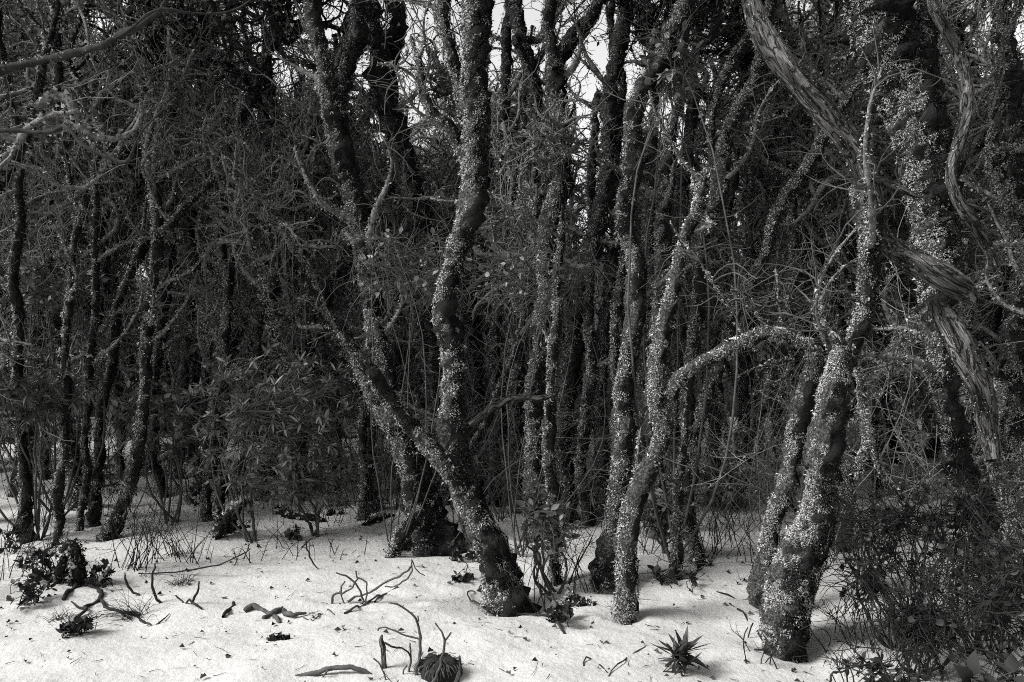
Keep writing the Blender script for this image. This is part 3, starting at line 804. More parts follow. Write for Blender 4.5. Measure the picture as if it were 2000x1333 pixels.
def build_tree(ti, label, stems):
    root = None
    paths = []
    for si, st in enumerate(stems):
        rng = np.random.default_rng(1000 + ti * 20 + si)
        p = np.array(st['p'], float)
        u, v, w = p.T
        onground = st['Y'] is None
        if onground:
            Y0 = ground_pt(u[0], v[0])[1]
        elif st['Y'] == 'same':
            Y0 = np.interp(v[0], paths[0][3][::-1], paths[0][2][::-1])
        else:
            Y0 = st['Y']
        s = np.concatenate([[0], np.cumsum(np.hypot(np.diff(u), np.diff(v)))]); s /= s[-1]
        Y = Y0 + st['dY'] * s + 0.07 * np.sin(s * 7 + rng.uniform(0, 6)) * np.minimum(1, s * 4)
        pos = np.stack([(u - 1000) / F * Y, Y, CAMZ - (v - HZ) / F * Y], 1)
        rad = 0.5 * w / F * Y * (0.92 if st['bare'] else (0.80 if Y0 < 4.6 else 0.76))
        pr = (u, v, Y, v)
        if not paths:
            paths.append((u, v, Y, v))
        grounded = onground or (st['name'] == 'trunk' and pos[0, 2] < 0.6)
        if root is None:
            b = pos[0].copy()
            b[2] = gh(b[0], b[1])
            root = empty('dead_tree' if (st['bare'] and len(stems) == 1) else 'mossy_tree', b, label, 'tree')
        if grounded:                       # the foot goes down into the snow and flares
            f = pos[0] - np.array([0, 0, 0.14]) - (pos[1] - pos[0]) * 0.05
            pos = np.concatenate([[f], pos]); rad = np.concatenate([[rad[0] * 1.15 * st['flare']], rad])
            rad[1] *= st['flare']
        if st['top'] == 'crown':           # grows on above the picture
            d = nrm(pos[-1] - pos[-2])
            top_z = max(pos[-1, 2] + 0.5, 3.9 + rng.uniform(0, 1.2))
            q = pos[-1]; r = rad[-1]
            while q[2] < top_z:
                d = nrm(d + rng.normal(size=3) * 0.16 + [0, 0, 0.25])
                q = q + d * 0.35; r = max(0.03, r * 0.93)
                pos = np.concatenate([pos, [q]]); rad = np.concatenate([rad, [r]])
        elif st['top'] is None:
            rad[-1] *= 0.5
        pa, ra = resample(pos, rad, 0.036)
        # wander of the stem itself, small and slow
        wob = np.stack([SinNoise(ti * 50 + si * 5 + j, 1.6)(pa) for j in range(3)], 1)
        fade = np.clip(np.arange(len(pa)) / 8.0, 0, 1)[:, None]
        pa = pa + wob * fade * np.array([0.018, 0.040, 0.0]) * (1 if not st['bare'] else 0.5)
        mb = MB()
        nz = [SinNoise(ti * 70 + si + 3, 2.2), SinNoise(ti * 70 + si + 4, 9.0), SinNoise(ti * 71 + si, 22.0)]
        if st['bare']:
            tubes(mb, pa, ra * 0.92, 40, 0, nz, [0.10, 0.06, 0.03], ridge=ti * 9 + si)
        else:
            tubes(mb, pa, ra, 18, 0, nz, [0.28, 0.34, 0.24], crust=(st['pale'], SinNoise(ti * 3 + si, 2.4), (-0.85, -0.1, 0.5)))
        if st['top'] == 'broken' and not grounded_top(st):
            ns = 9
            an = rng.uniform(0, 6.28, ns)
            T_, N_, B_ = frames(pa[None])
            st0 = pa[-1] + (N_[0, -1] * np.cos(an)[:, None] + B_[0, -1] * np.sin(an)[:, None]) * ra[-1] * 0.7 - T_[0, -1] * 0.03
            Sp = walk(st0, np.repeat(T_[0, -1][None], ns, 0) + rng.normal(size=(ns, 3)) * 0.22, rng.uniform(0.04, 0.13, ns), 5, 0.06, 0.0, rng)
            if getattr(mb, 'sweep', None) is not None:
                mb.sweep = np.concatenate([mb.sweep, np.zeros((ns * 5 * 4 + ns, 3))])
            tubes(mb, Sp, taper(ns, 5, ra[-1] * 0.35, 0.001), 4, 0)
        tr = mb.build(st['name'], M['dark_twig'] if st['wood'] == 'dark' else (M['dead_bark'] if st['bare'] else M['bark']), root)
        size = (0.0036 + 0.00135 * Y0) * (0.9 if not st['bare'] else 0.8)
        L = np.linalg.norm(np.diff(pa, axis=0), axis=1).sum()
        area = (2 * math.pi * ra[:-1] * np.linalg.norm(np.diff(pa, axis=0), axis=1)).sum()
        mm = MB()
        if st['bare']:
            n = int(area / size ** 2 * 0.10)
            moss(mm, pa, ra, max(n, 20), size, rng, 0, 1, 0.7, SinNoise(ti, 1.5), cover=0.15)
        else:
            fur = st['moss'] > 1.35
            if fur:
                size *= 0.85
            # dense where it can be looked at, thinner high above
            above = np.where(pa[:, 2] > CAMZ + 720 / F * Y0)[0]
            cut = int(above[0]) if len(above) else len(pa)
            cut = max(cut, 4)
            for a_, b_, dens in ((0, cut, 2.0 if Y0 < 6.6 else 1.2), (cut - 1, len(pa), 0.2)):
                if b_ - a_ < 4:
                    continue
                sp, sr = pa[a_:b_], ra[a_:b_]
                ar = (2 * math.pi * sr[:-1] * np.linalg.norm(np.diff(sp, axis=0), axis=1)).sum()
                n = int(ar / size ** 2 * dens * st['moss'])
                moss(mm, sp, sr, max(n, 1), size, rng, 0, 1, st['pale'], SinNoise(ti * 3 + si, 2.4), cover=0.8, wide=0.6 if fur else 0.85, droop=0.6 if fur else 0.25)
                # ragged tufts hanging off the bark
                moss(mm, sp, sr, max(1, int(n * 0.08)), size * 2.0, rng, 0, 1, st['pale'], SinNoise(ti * 3 + si, 2.4), droop=0.9, cover=0.5, wide=0.5)
        mo = mm.build('moss', [M['lichen'], M['moss']], tr, smooth=False)
        mo['kind'] = 'stuff'
        # side branches: crooked, mossy, with bare twigs
        zs = pa[:, 2]
        for bi in range(st['nb']):
            lo = 1.2 if zs[-1] > 2.2 else zs[0] + 0.4 * (zs[-1] - zs[0])
            cand = np.where(zs > lo)[0]
            if len(cand) == 0:
                break
            k = int(rng.choice(cand))
            a = rng.uniform(0, 2 * math.pi)
            d = np.array([[math.cos(a), math.sin(a) * 0.7, rng.uniform(0.2, 1.0)]])
            Lb = rng.uniform(0.35, 1.1)
            B0 = walk(pa[k][None], d, [Lb], 18, 0.15, 0.05, rng)
            rb = min(ra[k] * 0.5, 0.034 if Y0 > 5.5 else 0.02)
            R0 = taper(1, 18, rb, 0.005)
            bm = MB()
            tubes(bm, B0, R0, 6, 3, [SinNoise(ti * 7 + bi, 12.0)], 0.3)
            n2 = rng.integers(6, 14)
            _, _, p2, T2 = pick(B0, n2, rng, 0.3, 1.0)
            B1 = walk(p2, T2 * 0.5 + rng.normal(size=(n2, 3)) * 0.7, rng.uniform(0.15, 0.5, n2), 7, 0.4, 0.02, rng)
            tubes(bm, B1, taper(n2, 7, 0.006, 0.002), 3, 0, cap=False)
            n3 = n2 * 2
            _, _, p3, T3 = pick(B1, n3, rng, 0.2, 1.0)
            B2 = walk(p3, T3 * 0.4 + rng.normal(size=(n3, 3)) * 0.8, rng.uniform(0.06, 0.25, n3), 5, 0.4, 0.02, rng)
            tubes(bm, B2, taper(n3, 5, 0.003, 0.0015), 3, 0, cap=False)
            moss(bm, B0, R0 * 1.2, int(Lb * 500), size * 1.4, rng, 1, 2, 0.66)
            bm.build('branch', [M['twig'], M['lichen'], M['moss'], M['mossy_branch']], tr, smooth=True)
        if st['top'] == 'crown':
            open_sky = 800 < u[-1] < 1260 or 430 < u[-1] < 570
            if st['name'] == 'trunk' and not label.startswith('slim') and not open_sky:
                child_mesh('crown', CROWNS[rng.integers(4)], root, pa[-1], rng.uniform(0.8, 1.1), rng.uniform(0, 6.28))
            elif open_sky and st['name'] == 'trunk' and not label.startswith('slim'):      # bare twigs laced across the sky
                child_mesh('crown', CROWNS[4], root, pa[-1] - np.array([0, 0, 0.5]), 0.85, rng.uniform(0, 6.28))
            elif 1260 < u[-1] < 1500 and rng.random() < 0.5:
                kz = int(np.argmin(np.abs(pa[:, 2] - (CAMZ + rng.uniform(520, 640) / F * Y0))))
                child_mesh('crown', CROWNS[4], root, pa[kz], rng.uniform(0.4, 0.6), rng.uniform(0, 6.28))
    return root


tree_roots = [build_tree(i, lab, st) for i, (lab, st) in enumerate(TREES)]

# ------------------------------------------------------------------ trees of the thicket behind
def back_tree(kind, x, y, s, rz, label, group):
    tm, cm = BACK[kind]
    r = empty('thicket_tree', (x, y, hill_z(x, y)), label, 'tree', group)
    r.rotation_euler = (0, 0, rz)
    r.scale = (s, s, s)
    for nm, me in (('trunk', tm), ('crown', cm)):
        o = bpy.data.objects.new(nm, me)
        C.objects.link(o)
        o.parent = r
    return r


rngb = np.random.default_rng(77)
spots = []
for ring, (y0, y1, n, gap) in enumerate([(6.9, 9.6, 54, 0.34), (9.6, 13.0, 56, 0.55), (13.0, 17.0, 50, 0.8), (17.0, 23.0, 44, 1.0)]):
    c = 0; tries = 0
    while c < n and tries < 4000:
        tries += 1
        y = rngb.uniform(y0, y1)
        x = rngb.uniform(-0.80, 0.80) * y
        if any((x - a) ** 2 + (y - b_) ** 2 < gap ** 2 for a, b_, _ in spots):
            continue
        spots.append((x, y, ring)); c += 1
BH = [6.0, 7.5, 5.2, 7.0, 8.5, 4.6, 6.6, 5.8]


def top_limit(u, y):
    """Height of the thicket's skyline where it is seen at column u."""
    v = np.interp(u, [420, 440, 530, 560, 790, 820, 900, 930, 1195, 1230, 1480, 1540], [-200, 110, 110, -40, 0, 140, 140, 60, 60, 190, 190, -200])
    return CAMZ + (HZ - v) / F * y


def zone_of(u):
    return ('left of the rhododendron bush' if u < 300 else 'behind the rhododendron bush' if u < 560 else 'behind the forked old tree' if u < 950
            else 'behind the central trunks' if u < 1450 else 'behind the massive tree')


ORD = ['leftmost', 'second', 'third', 'fourth', 'fifth', 'sixth', 'seventh', 'eighth', 'ninth', 'tenth', 'eleventh', 'twelfth', 'thirteenth', 'fourteenth', 'fifteenth', 'sixteenth', 'seventeenth', 'eighteenth', 'nineteenth', 'twentieth', 'twenty-first', 'twenty-second', 'twenty-third', 'twenty-fourth', 'twenty-fifth', 'twenty-sixth', 'twenty-seventh', 'twenty-eighth']
for x, y, ring in spots:
    u = 1000 + x / y * F
    if u < 560:
        s = rngb.uniform(1.0, 1.35); zone = 'left of the rhododendron bush' if u < 300 else 'behind the rhododendron bush'
    elif u < 950:
        s = rngb.uniform(0.80, 1.1); zone = 'behind the forked old tree'
    elif u < 1450:
        s = rngb.uniform(0.80, 1.1); zone = 'behind the central trunks'
    else:
        s = rngb.uniform(0.85, 1.2); zone = 'behind the massive tree'
    gap_ = 440 < u < 530 or 800 < u < 1480
    kd = int(rngb.integers(6)) if rngb.random() > ((0.9, 0.85, 0.75, 0.6) if gap_ else (0.5, 0.35, 0.15, 0.0))[ring] else int(rngb.integers(6, 8))
    lim = top_limit(u, y) + (rngb.uniform(-60, 90) / F * y if gap_ else 0.0)
    if gap_ and ring >= 2:               # low trees where the sky shows through
        lim = CAMZ + (HZ - rngb.uniform(170, 400)) / F * y
    s = float(np.clip(min(s, lim / BH[kd]), 0.35, 1.5))
    zone_n = len([1 for a_, b_, r_ in spots if r_ == ring and zone_of(1000 + a_ / b_ * F) == zone and a_ / b_ < x / y])
    depth = ('at the front of the thicket', 'inside the thicket', 'deep in the dark thicket', 'at the back of the thicket')[ring]
    back_tree(kd, x, y, s, rngb.uniform(0, 6.28), (ORD[zone_n] + ' mossy tree ' if ring < 2 else 'thin crooked tree ') + depth + ' ' + zone, 'thicket trees ' + depth + ' ' + zone)

# unseen trees added behind the camera and to its right to block fill light
for x, y, s in [(5.5, 1.0, 1.0), (6.5, 3.0, 1.1), (7.0, 5.4, 1.1), (4.5, -2.0, 1.1), (2.5, -3.6, 1.2), (0.3, -4.2, 1.1), (-2.2, -4.0, 1.2), (6.8, -2.8, 1.2), (3.6, -6.0, 1.3), (0.8, -7.0, 1.3), (-1.8, -6.6, 1.2), (-4.4, -5.4, 1.2), (8.4, 1.6, 1.2), (8.8, 4.4, 1.3), (-3.4, -2.6, 1.2), (1.5, -2.6, 1.2), (3.4, -3.8, 1.3), (-0.9, -3.0, 1.2), (5.6, -0.6, 1.25), (5.2, -4.2, 1.4), (-3.0, -5.2, 1.4), (-0.4, -5.6, 1.4), (2.2, -5.2, 1.4), (7.6, -0.8, 1.4), (6.0, 4.4, 1.2), (7.8, 3.0, 1.4)]:
    back_tree(int(rngb.integers(len(BACK))), x, y, s, rngb.uniform(0, 6.28), 'mossy tree of the wood standing round the clearing', 'trees round the clearing')

# undergrowth at the foot of the thicket
rng = np.random.default_rng(5)
mb = MB()
n = 1500
y = 13.8 + rng.random(n) ** 0.7 * 11
x = rng.uniform(-0.75, 0.75, n) * y
z = np.array([hill_z(a, b_) for a, b_ in zip(x, y)])
st = np.stack([x, y, z], 1)
W = walk(st, np.array([[0, 0, 1.0]]) + rng.normal(size=(n, 3)) * 0.35, rng.uniform(0.5, 1.6, n), 8, 0.18, 0.02, rng)
tubes(mb, W, taper(n, 8, 0.007, 0.003), 3, 0, cap=False)
n2 = 20000
_, _, p, T = pick(W, n2, rng, 0.2, 1.0)
p = p + rng.normal(size=(n2, 3)) * 0.09
leaf_cards(mb, p, T * 0.3 + rng.normal(size=(n2, 3)) * 0.8, rng.uniform(0.05, 0.10, n2), rng, 0.5, 1)
tag(mb.build('undergrowth', [M['dark_twig'], M['dark_leaf']], None, smooth=False), 'dark tangled undergrowth filling the thicket behind the snow', 'undergrowth', None, 'stuff')

# ------------------------------------------------------------------ leaves as pieces, shared between copies
def leaf_mesh(name, width, point, mat, fold=0.25, arch=0.18, stations=5):
    """One leaf of unit length along +X, folded along its rib and arched downwards."""
    t = np.linspace(0, 1, stations)
    prof = np.sin(np.pi * t ** point) * width * 0.5
    V = []
    for a, wd in zip(t, prof):
        z = -arch * a * a
        V += [(a, wd, z + wd * fold), (a, 0, z), (a, -wd, z + wd * fold)]
    f = []
    for i in range(stations - 1):
        o = i * 3
        f += [(o, o + 1, o + 4, o + 3), (o + 1, o + 2, o + 5, o + 4)]
    mb = MB()
    mb.add(np.array(V), None, np.array(f))
    return mb.mesh(name, mat, smooth=True)


LEAF = {
    'rhodo': [leaf_mesh('leaf', w, 0.85, M['rhodo_leaf'], 0.3, a) for w, a in ((0.22, 0.12), (0.20, 0.25), (0.25, 0.02))],
    'narrow': [leaf_mesh('leaf', w, 0.9, M['drooping_leaf'], 0.3, a) for w, a in ((0.17, 0.35), (0.19, 0.2))],
    'seedling': [leaf_mesh('leaf', w, 0.8, M['seedling_leaf'], 0.3, a) for w, a in ((0.17, 0.08), (0.2, -0.05), (0.16, 0.2))],
    'near': [leaf_mesh('leaf', w, 0.8, M['near_leaf'], 0.3, a, 7) for w, a in ((0.52, 0.3), (0.6, 0.2))],
    'oval': [leaf_mesh('leaf', w, 0.9, M['oval_leaf'], 0.2, a) for w, a in ((0.5, 0.15), (0.62, 0.05), (0.55, 0.3))],
    'oval_dark': [leaf_mesh('leaf', w, 0.9, M['oval_dark'], 0.2, a) for w, a in ((0.55, 0.15), (0.68, 0.05), (0.6, 0.3))],
}
LEAFV = {k: [np.array([v.co[:] for v in me.vertices]) for me in L] for k, L in LEAF.items()}
LEAFF = {k: [np.array([p.vertices[:] for p in me.polygons]) for me in L] for k, L in LEAF.items()}


def leaf_frames(d, rng, roll=0.5):
    """Rotation matrices (n,3,3) whose columns are leaf length, width and upper face."""
    d = nrm(d)
    up = np.array([0, 0, 1.0]) + rng.normal(size=d.shape) * roll
    y = nrm(np.cross(up, d))
    z = np.cross(d, y)
    return np.stack([d, y, z], -1)


def put_leaves(root, style, pos, d, length, rng, limit=300, roll=0.5):
    """The leaves that show largest are objects of their own; any beyond the limit are joined."""
    Rm = leaf_frames(d, rng, roll)
    order = np.argsort(np.linalg.norm(pos - np.array([0, 0, CAMZ]), axis=1))
    w = world_of(root)
    kinds = rng.integers(0, len(LEAF[style]), len(pos))
    for i in order[:limit]:
        o = bpy.data.objects.new('leaf', LEAF[style][kinds[i]])
        C.objects.link(o)
        o.parent = root
        m4 = Matrix.Identity(4)
        for a in range(3):
            for b_ in range(3):
                m4[a][b_] = Rm[i, a, b_] * length[i]
            m4[a][3] = pos[i, a] - w[a]
        o.matrix_basis = m4
    rest = order[limit:]
    if len(rest):
        mb = MB()
        for i in rest:
            V = LEAFV[style][kinds[i]] * length[i]
            mb.add(V @ Rm[i].T + pos[i], None, LEAFF[style][kinds[i]])
        o = mb.build('foliage', {'rhodo': M['broad_leaf'], 'narrow': M['broad_leaf'], 'oval': M['broad_leaf'], 'near': M['broad_leaf']}.get(style, M['dark_leaf']), root)
        o['kind'] = 'stuff'


def curve_to(a, b_, k, rng, bow):
    """Bowed paths from points a (m,3) to b (m,3)."""
    t = np.linspace(0, 1, k)[None, :, None]
    off = rng.normal(size=(len(a), 1, 3)) * bow * np.linalg.norm(b_ - a, axis=1)[:, None, None]
    off[:, :, 2] *= 0.5
    wig = np.cumsum(rng.normal(size=(len(a), k, 3)) * 0.012, 1) * (t * (1 - t) * 4)
    return a[:, None] * (1 - t) + b_[:, None] * t + off * (t * (1 - t) * 4) + wig


def leaf_shrub(name, label, base_uv, Y, centre, radii, style, whorls, per, leaf_len, seed, stems=6, whorl=True, limit=300, stem_r=0.011, bark='twig', droop=0.0, extra_twigs=0, group=None, cat='shrub', depth=0.5, roll=0.5, up=0.3, zmin=0.05):
    rng = np.random.default_rng(seed)
    bx = (base_uv[0] - 1000) / F * Y
    base = np.array([bx, Y, gh(bx, Y)])
    root = empty(name, base, label, cat, group)
    c = P(centre[0], centre[1], Y)
    rx, rz = radii[0] / F * Y, radii[1] / F * Y
    q = nrm(rng.normal(size=(whorls, 3))) * (rng.random((whorls, 1)) ** 0.45)
    tips = c + q * np.array([rx, rx * depth * 1.6, rz])
    tips[:, 2] = np.maximum(tips[:, 2], gh(tips[:, 0], tips[:, 1]) + zmin)
    si = rng.choice(whorls, min(stems, whorls), replace=False)
    goal = c + (tips[si] - c) * 0.75
    St = curve_to(np.repeat(base[None], len(si), 0) + rng.normal(size=(len(si), 3)) * [0.03, 0.03, 0] - [0, 0, 0.03], goal, 12, rng, 0.12)
    mb = MB()
    tubes(mb, St, taper(len(si), 12, stem_r, stem_r * 0.4), 5, 0)
    flat = St[:, 3:].reshape(-1, 3)
    dist = np.linalg.norm(tips[:, None] - flat[None] + np.array([0, 0, 0.12]), axis=2) + rng.random((whorls, len(flat))) * 0.4
    src = flat[dist.argmin(1)]
    Tw = curve_to(src, tips, 10, rng, 0.15)
    tubes(mb, Tw, taper(whorls, 10, stem_r * 0.45, 0.0022), 3, 0, cap=False)
    if extra_twigs:
        i, t, p, T = pick(Tw, extra_twigs, rng, 0.0, 1.0)
        E = walk(p, T * 0.8 + rng.normal(size=(extra_twigs, 3)) * 0.5, rng.uniform(0.08, 0.4, extra_twigs), 6, 0.35, 0.0, rng, 0.1)
        tubes(mb, E, taper(extra_twigs, 6, 0.003, 0.0012), 3, 0, cap=False)
    mb.build('stem', M[bark], root)
    ax = nrm(Tw[:, -1] - Tw[:, -3] + np.array([0, 0, up]) * 0.05)
    pos = []; ds = []; ln = []
    for i in range(whorls):
        n = int(rng.integers(per[0], per[1] + 1))
        a0 = rng.uniform(0, 6.28)
        s1 = nrm(np.cross(ax[i], rng.normal(size=3))); s2 = np.cross(ax[i], s1)
        for j in range(n):
            if whorl:
                a = a0 + j * 2.4
                el = rng.uniform(0.15, 0.9) if j < n * 0.75 else rng.uniform(0.9, 1.3)
                dd = (math.cos(a) * s1 + math.sin(a) * s2) * math.cos(el) + ax[i] * math.sin(el)
                p = Tw[i, -1] - ax[i] * rng.uniform(0, 0.03)
            else:
                k = rng.uniform(3, 8.99); kk = int(k)
                p = Tw[i, kk] * (1 - k + kk) + Tw[i, kk + 1] * (k - kk)
                a = a0 + j * 3.1
                dd = (math.cos(a) * s1 + math.sin(a) * s2) + ax[i] * 0.5 + rng.normal(size=3) * 0.3
            dd = dd + np.array([0, 0, -droop])
            pos.append(p); ds.append(dd); ln.append(rng.uniform(*leaf_len))
    put_leaves(root, style, np.array(pos), np.array(ds), np.array(ln), rng, limit, roll)
    return root


leaf_shrub('rhododendron_bush', 'big rhododendron bush with pointed whorled leaves standing in the snow', (504, 1052), 6.1, (525, 825), (165, 175), 'rhodo', 230, (8, 11), (0.055, 0.10), 31, stems=5, stem_r=0.012)
leaf_shrub('rhododendron_bush', 'low spreading rhododendron with starry leaf whorls at the right foot of the big bush', (610, 1010), 6.3, (610, 940), (100, 55), 'rhodo', 44, (8, 12), (0.065, 0.115), 32, stems=6)
leaf_shrub('rhododendron_bush', 'dim rhododendron with narrow drooping leaves at the left edge', (70, 990), 6.3, (70, 775), (125, 80), 'narrow', 90, (8, 11), (0.07, 0.12), 33, stems=7, droop=0.5)
leaf_shrub('rhododendron_bush', 'rhododendron behind the arching lichened trunk, beside the twin-stemmed tree', (1425, 1030), 7.0, (1425, 920), (62, 62), 'rhodo', 26, (7, 10), (0.10, 0.16), 34, stems=5)
leaf_shrub('rhododendron_bush', 'shadowed small-leaved bush under the Y-forked trunk', (330, 1000), 6.8, (300, 815), (110, 75), 'oval', 44, (5, 8), (0.05, 0.09), 35, stems=7, whorl=False, extra_twigs=160, limit=200)
leaf_shrub('leafy_sapling', 'oval-leaved sapling growing at the foot of the leaning central trunk', (1080, 1182), 4.85, (1075, 1010), (72, 90), 'oval', 44, (4, 7), (0.04, 0.075), 36, stems=6, whorl=False, extra_twigs=90)
leaf_shrub('leafy_sapling', 'leafy sapling behind the pale arching trunk', (1300, 1090), 5.6, (1290, 1000), (75, 62), 'oval', 34, (4, 7), (0.045, 0.08), 37, stems=5, whorl=False, extra_twigs=60)
leaf_shrub('leafy_sapling', 'sparse twig sapling with few round leaves right of the arching trunk foot', (1290, 1150), 5.0, (1300, 1120), (55, 50), 'oval_dark', 8, (2, 3), (0.05, 0.075), 38, stems=4, whorl=False, extra_twigs=20, stem_r=0.008)
leaf_shrub('tall_leafy_shrub', 'tangled shrub spreading oval leaves before the forked tree at mid-height', (770, 1075), 5.75, (800, 520), (150, 85), 'oval', 70, (3, 6), (0.035, 0.065), 39, stems=8, up=0.3, whorl=False, extra_twigs=300, stem_r=0.006, bark='twig')
leaf_shrub('tall_leafy_shrub', 'thin-twigged shrub whose leaves cross the central trunks at mid-height', (1010, 1060), 5.6, (1030, 530), (150, 100), 'oval', 34, (3, 5), (0.035, 0.065), 40, stems=8, whorl=False, extra_twigs=260, stem_r=0.006, bark='twig')
leaf_shrub('tall_leafy_shrub', 'tall thin shrub hanging leafy sprays over the dark-limbed trunk near the picture top', (1310, 1070), 5.4, (1310, 120), (85, 110), 'oval', 34, (3, 6), (0.05, 0.09), 41, stems=5, whorl=False, extra_twigs=160, stem_r=0.011)
leaf_shrub('tall_leafy_shrub', 'shadowed round-leaved shrub in the gloom above the left rhododendron', (110, 1000), 6.9, (110, 560), (110, 60), 'oval', 40, (4, 7), (0.05, 0.09), 42, stems=7, whorl=False, extra_twigs=140, limit=150)
# thicket of twiggy dark shrubs in the lower right corner
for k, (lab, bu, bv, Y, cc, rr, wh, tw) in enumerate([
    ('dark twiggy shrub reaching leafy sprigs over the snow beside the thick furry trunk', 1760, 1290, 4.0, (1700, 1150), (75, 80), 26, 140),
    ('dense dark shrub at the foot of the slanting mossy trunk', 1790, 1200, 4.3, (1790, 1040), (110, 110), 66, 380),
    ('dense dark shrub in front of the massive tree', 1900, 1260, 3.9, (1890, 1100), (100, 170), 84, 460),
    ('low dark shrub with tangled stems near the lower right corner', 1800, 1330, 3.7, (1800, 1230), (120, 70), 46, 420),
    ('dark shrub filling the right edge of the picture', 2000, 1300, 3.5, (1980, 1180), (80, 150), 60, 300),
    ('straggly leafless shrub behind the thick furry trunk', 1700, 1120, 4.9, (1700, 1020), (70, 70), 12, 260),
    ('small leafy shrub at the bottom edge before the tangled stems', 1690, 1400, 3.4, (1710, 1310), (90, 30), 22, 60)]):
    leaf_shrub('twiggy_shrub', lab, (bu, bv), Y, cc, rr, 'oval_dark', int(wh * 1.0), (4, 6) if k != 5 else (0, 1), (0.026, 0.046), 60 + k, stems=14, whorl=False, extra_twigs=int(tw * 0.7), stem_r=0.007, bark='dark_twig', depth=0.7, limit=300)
leaf_shrub('rhododendron_bush', 'pale broad leaves near the bottom right corner of the picture', (1890, 1333), 2.35, (1893, 1326), (55, 12), 'near', 3, (6, 8), (0.05, 0.085), 70, stems=2, stem_r=0.004, depth=0.5, zmin=0.3, droop=0.5)
leaf_shrub('rhododendron_bush', 'dim broad leaves cut off by the right end of the bottom edge', (1985, 1333), 2.3, (1985, 1318), (25, 12), 'near', 2, (5, 7), (0.05, 0.08), 71, stems=2, stem_r=0.004, depth=0.5, zmin=0.3, droop=0.5)
# the seedling alone on the snow
g = ground_pt(1330, 1312)
leaf_shrub('rhododendron_seedling', 'small dark spiky-leaved seedling alone on the open snow', (1330, 1312), g[1], (1330, 1278), (20, 20), 'seedling', 5, (9, 12), (0.085, 0.15), 72, stems=4, stem_r=0.006, cat='seedling', zmin=0.06, roll=0.3)
# low leafy plants poking out of the snow
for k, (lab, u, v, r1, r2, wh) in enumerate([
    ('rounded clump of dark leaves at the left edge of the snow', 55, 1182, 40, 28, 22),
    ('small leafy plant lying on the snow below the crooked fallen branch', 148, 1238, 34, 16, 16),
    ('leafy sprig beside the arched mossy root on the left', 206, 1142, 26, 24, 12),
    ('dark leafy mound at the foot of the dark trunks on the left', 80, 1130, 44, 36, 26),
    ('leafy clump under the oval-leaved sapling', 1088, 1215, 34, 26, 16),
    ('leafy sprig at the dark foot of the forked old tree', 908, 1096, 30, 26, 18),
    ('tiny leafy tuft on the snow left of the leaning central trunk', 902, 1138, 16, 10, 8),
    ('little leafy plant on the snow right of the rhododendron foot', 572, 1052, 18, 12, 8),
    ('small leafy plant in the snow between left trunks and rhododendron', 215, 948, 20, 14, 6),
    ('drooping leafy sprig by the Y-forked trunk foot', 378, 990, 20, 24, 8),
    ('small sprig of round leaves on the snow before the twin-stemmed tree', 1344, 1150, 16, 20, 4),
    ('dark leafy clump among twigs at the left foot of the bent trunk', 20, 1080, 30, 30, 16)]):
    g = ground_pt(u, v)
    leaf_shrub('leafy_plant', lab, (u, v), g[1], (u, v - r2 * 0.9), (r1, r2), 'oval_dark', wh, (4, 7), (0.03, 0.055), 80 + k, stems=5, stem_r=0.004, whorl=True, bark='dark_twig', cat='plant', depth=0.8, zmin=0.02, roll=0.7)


# ------------------------------------------------------------------ bare twiggy shrubs between the trunks
def bare_shrub(label, u, v, n, height, spread, seed, bark='twig', twigs=5, sag=0.0, r=0.0045, crook=0.10, name='bare_shrub', lean=(0, 0), cat='shrub', lich=0):
    rng = np.random.default_rng(seed)
    g = ground_pt(u, v)
    root = empty(name, g, label, cat)
    st = np.repeat(g[None], n, 0) + rng.normal(size=(n, 3)) * [spread * 0.35, spread * 0.25, 0]
    st[:, 2] = gh(st[:, 0], st[:, 1]) - 0.02
    d = np.array([[lean[0], lean[1], 1.0]]) + rng.normal(size=(n, 3)) * [0.35, 0.35, 0.1]
    W = walk(st, d, rng.uniform(0.55, 1.1, n) * height, 14, crook, 0.0, rng, sag)
    mb = MB()
    tubes(mb, W, taper(n, 14, rng.uniform(0.6, 1.2, n) * r, 0.0016), 4, 0, cap=False)
    m2 = n * twigs
    if m2:
        _, _, p, T = pick(W, m2, rng, 0.3, 1.0)
        E = walk(p, T * 0.6 + rng.normal(size=(m2, 3)) * 0.5, rng.uniform(0.1, 0.45, m2) * min(1.0, height), 7, 0.22, 0.0, rng)
        tubes(mb, E, taper(m2, 7, r * 0.5, 0.001), 3, 0, cap=False)
        m3 = m2
        _, _, p, T = pick(E, m3, rng, 0.2, 1.0)
        E2 = walk(p, T * 0.6 + rng.normal(size=(m3, 3)) * 0.6, rng.uniform(0.04, 0.2, m3) * min(1.0, height), 5, 0.25, 0.0, rng)
        tubes(mb, E2, taper(m3, 5, 0.002, 0.001), 3, 0, cap=False)
        if lich:
            moss(mb, E, taper(m2, 7, r * 0.7, 0.002), lich, 0.016, rng, 1, 2, 0.9)
    mb.build('stem', [M[bark], M['lichen'], M['moss']] if lich else M[bark], root, smooth=not lich)
    return root


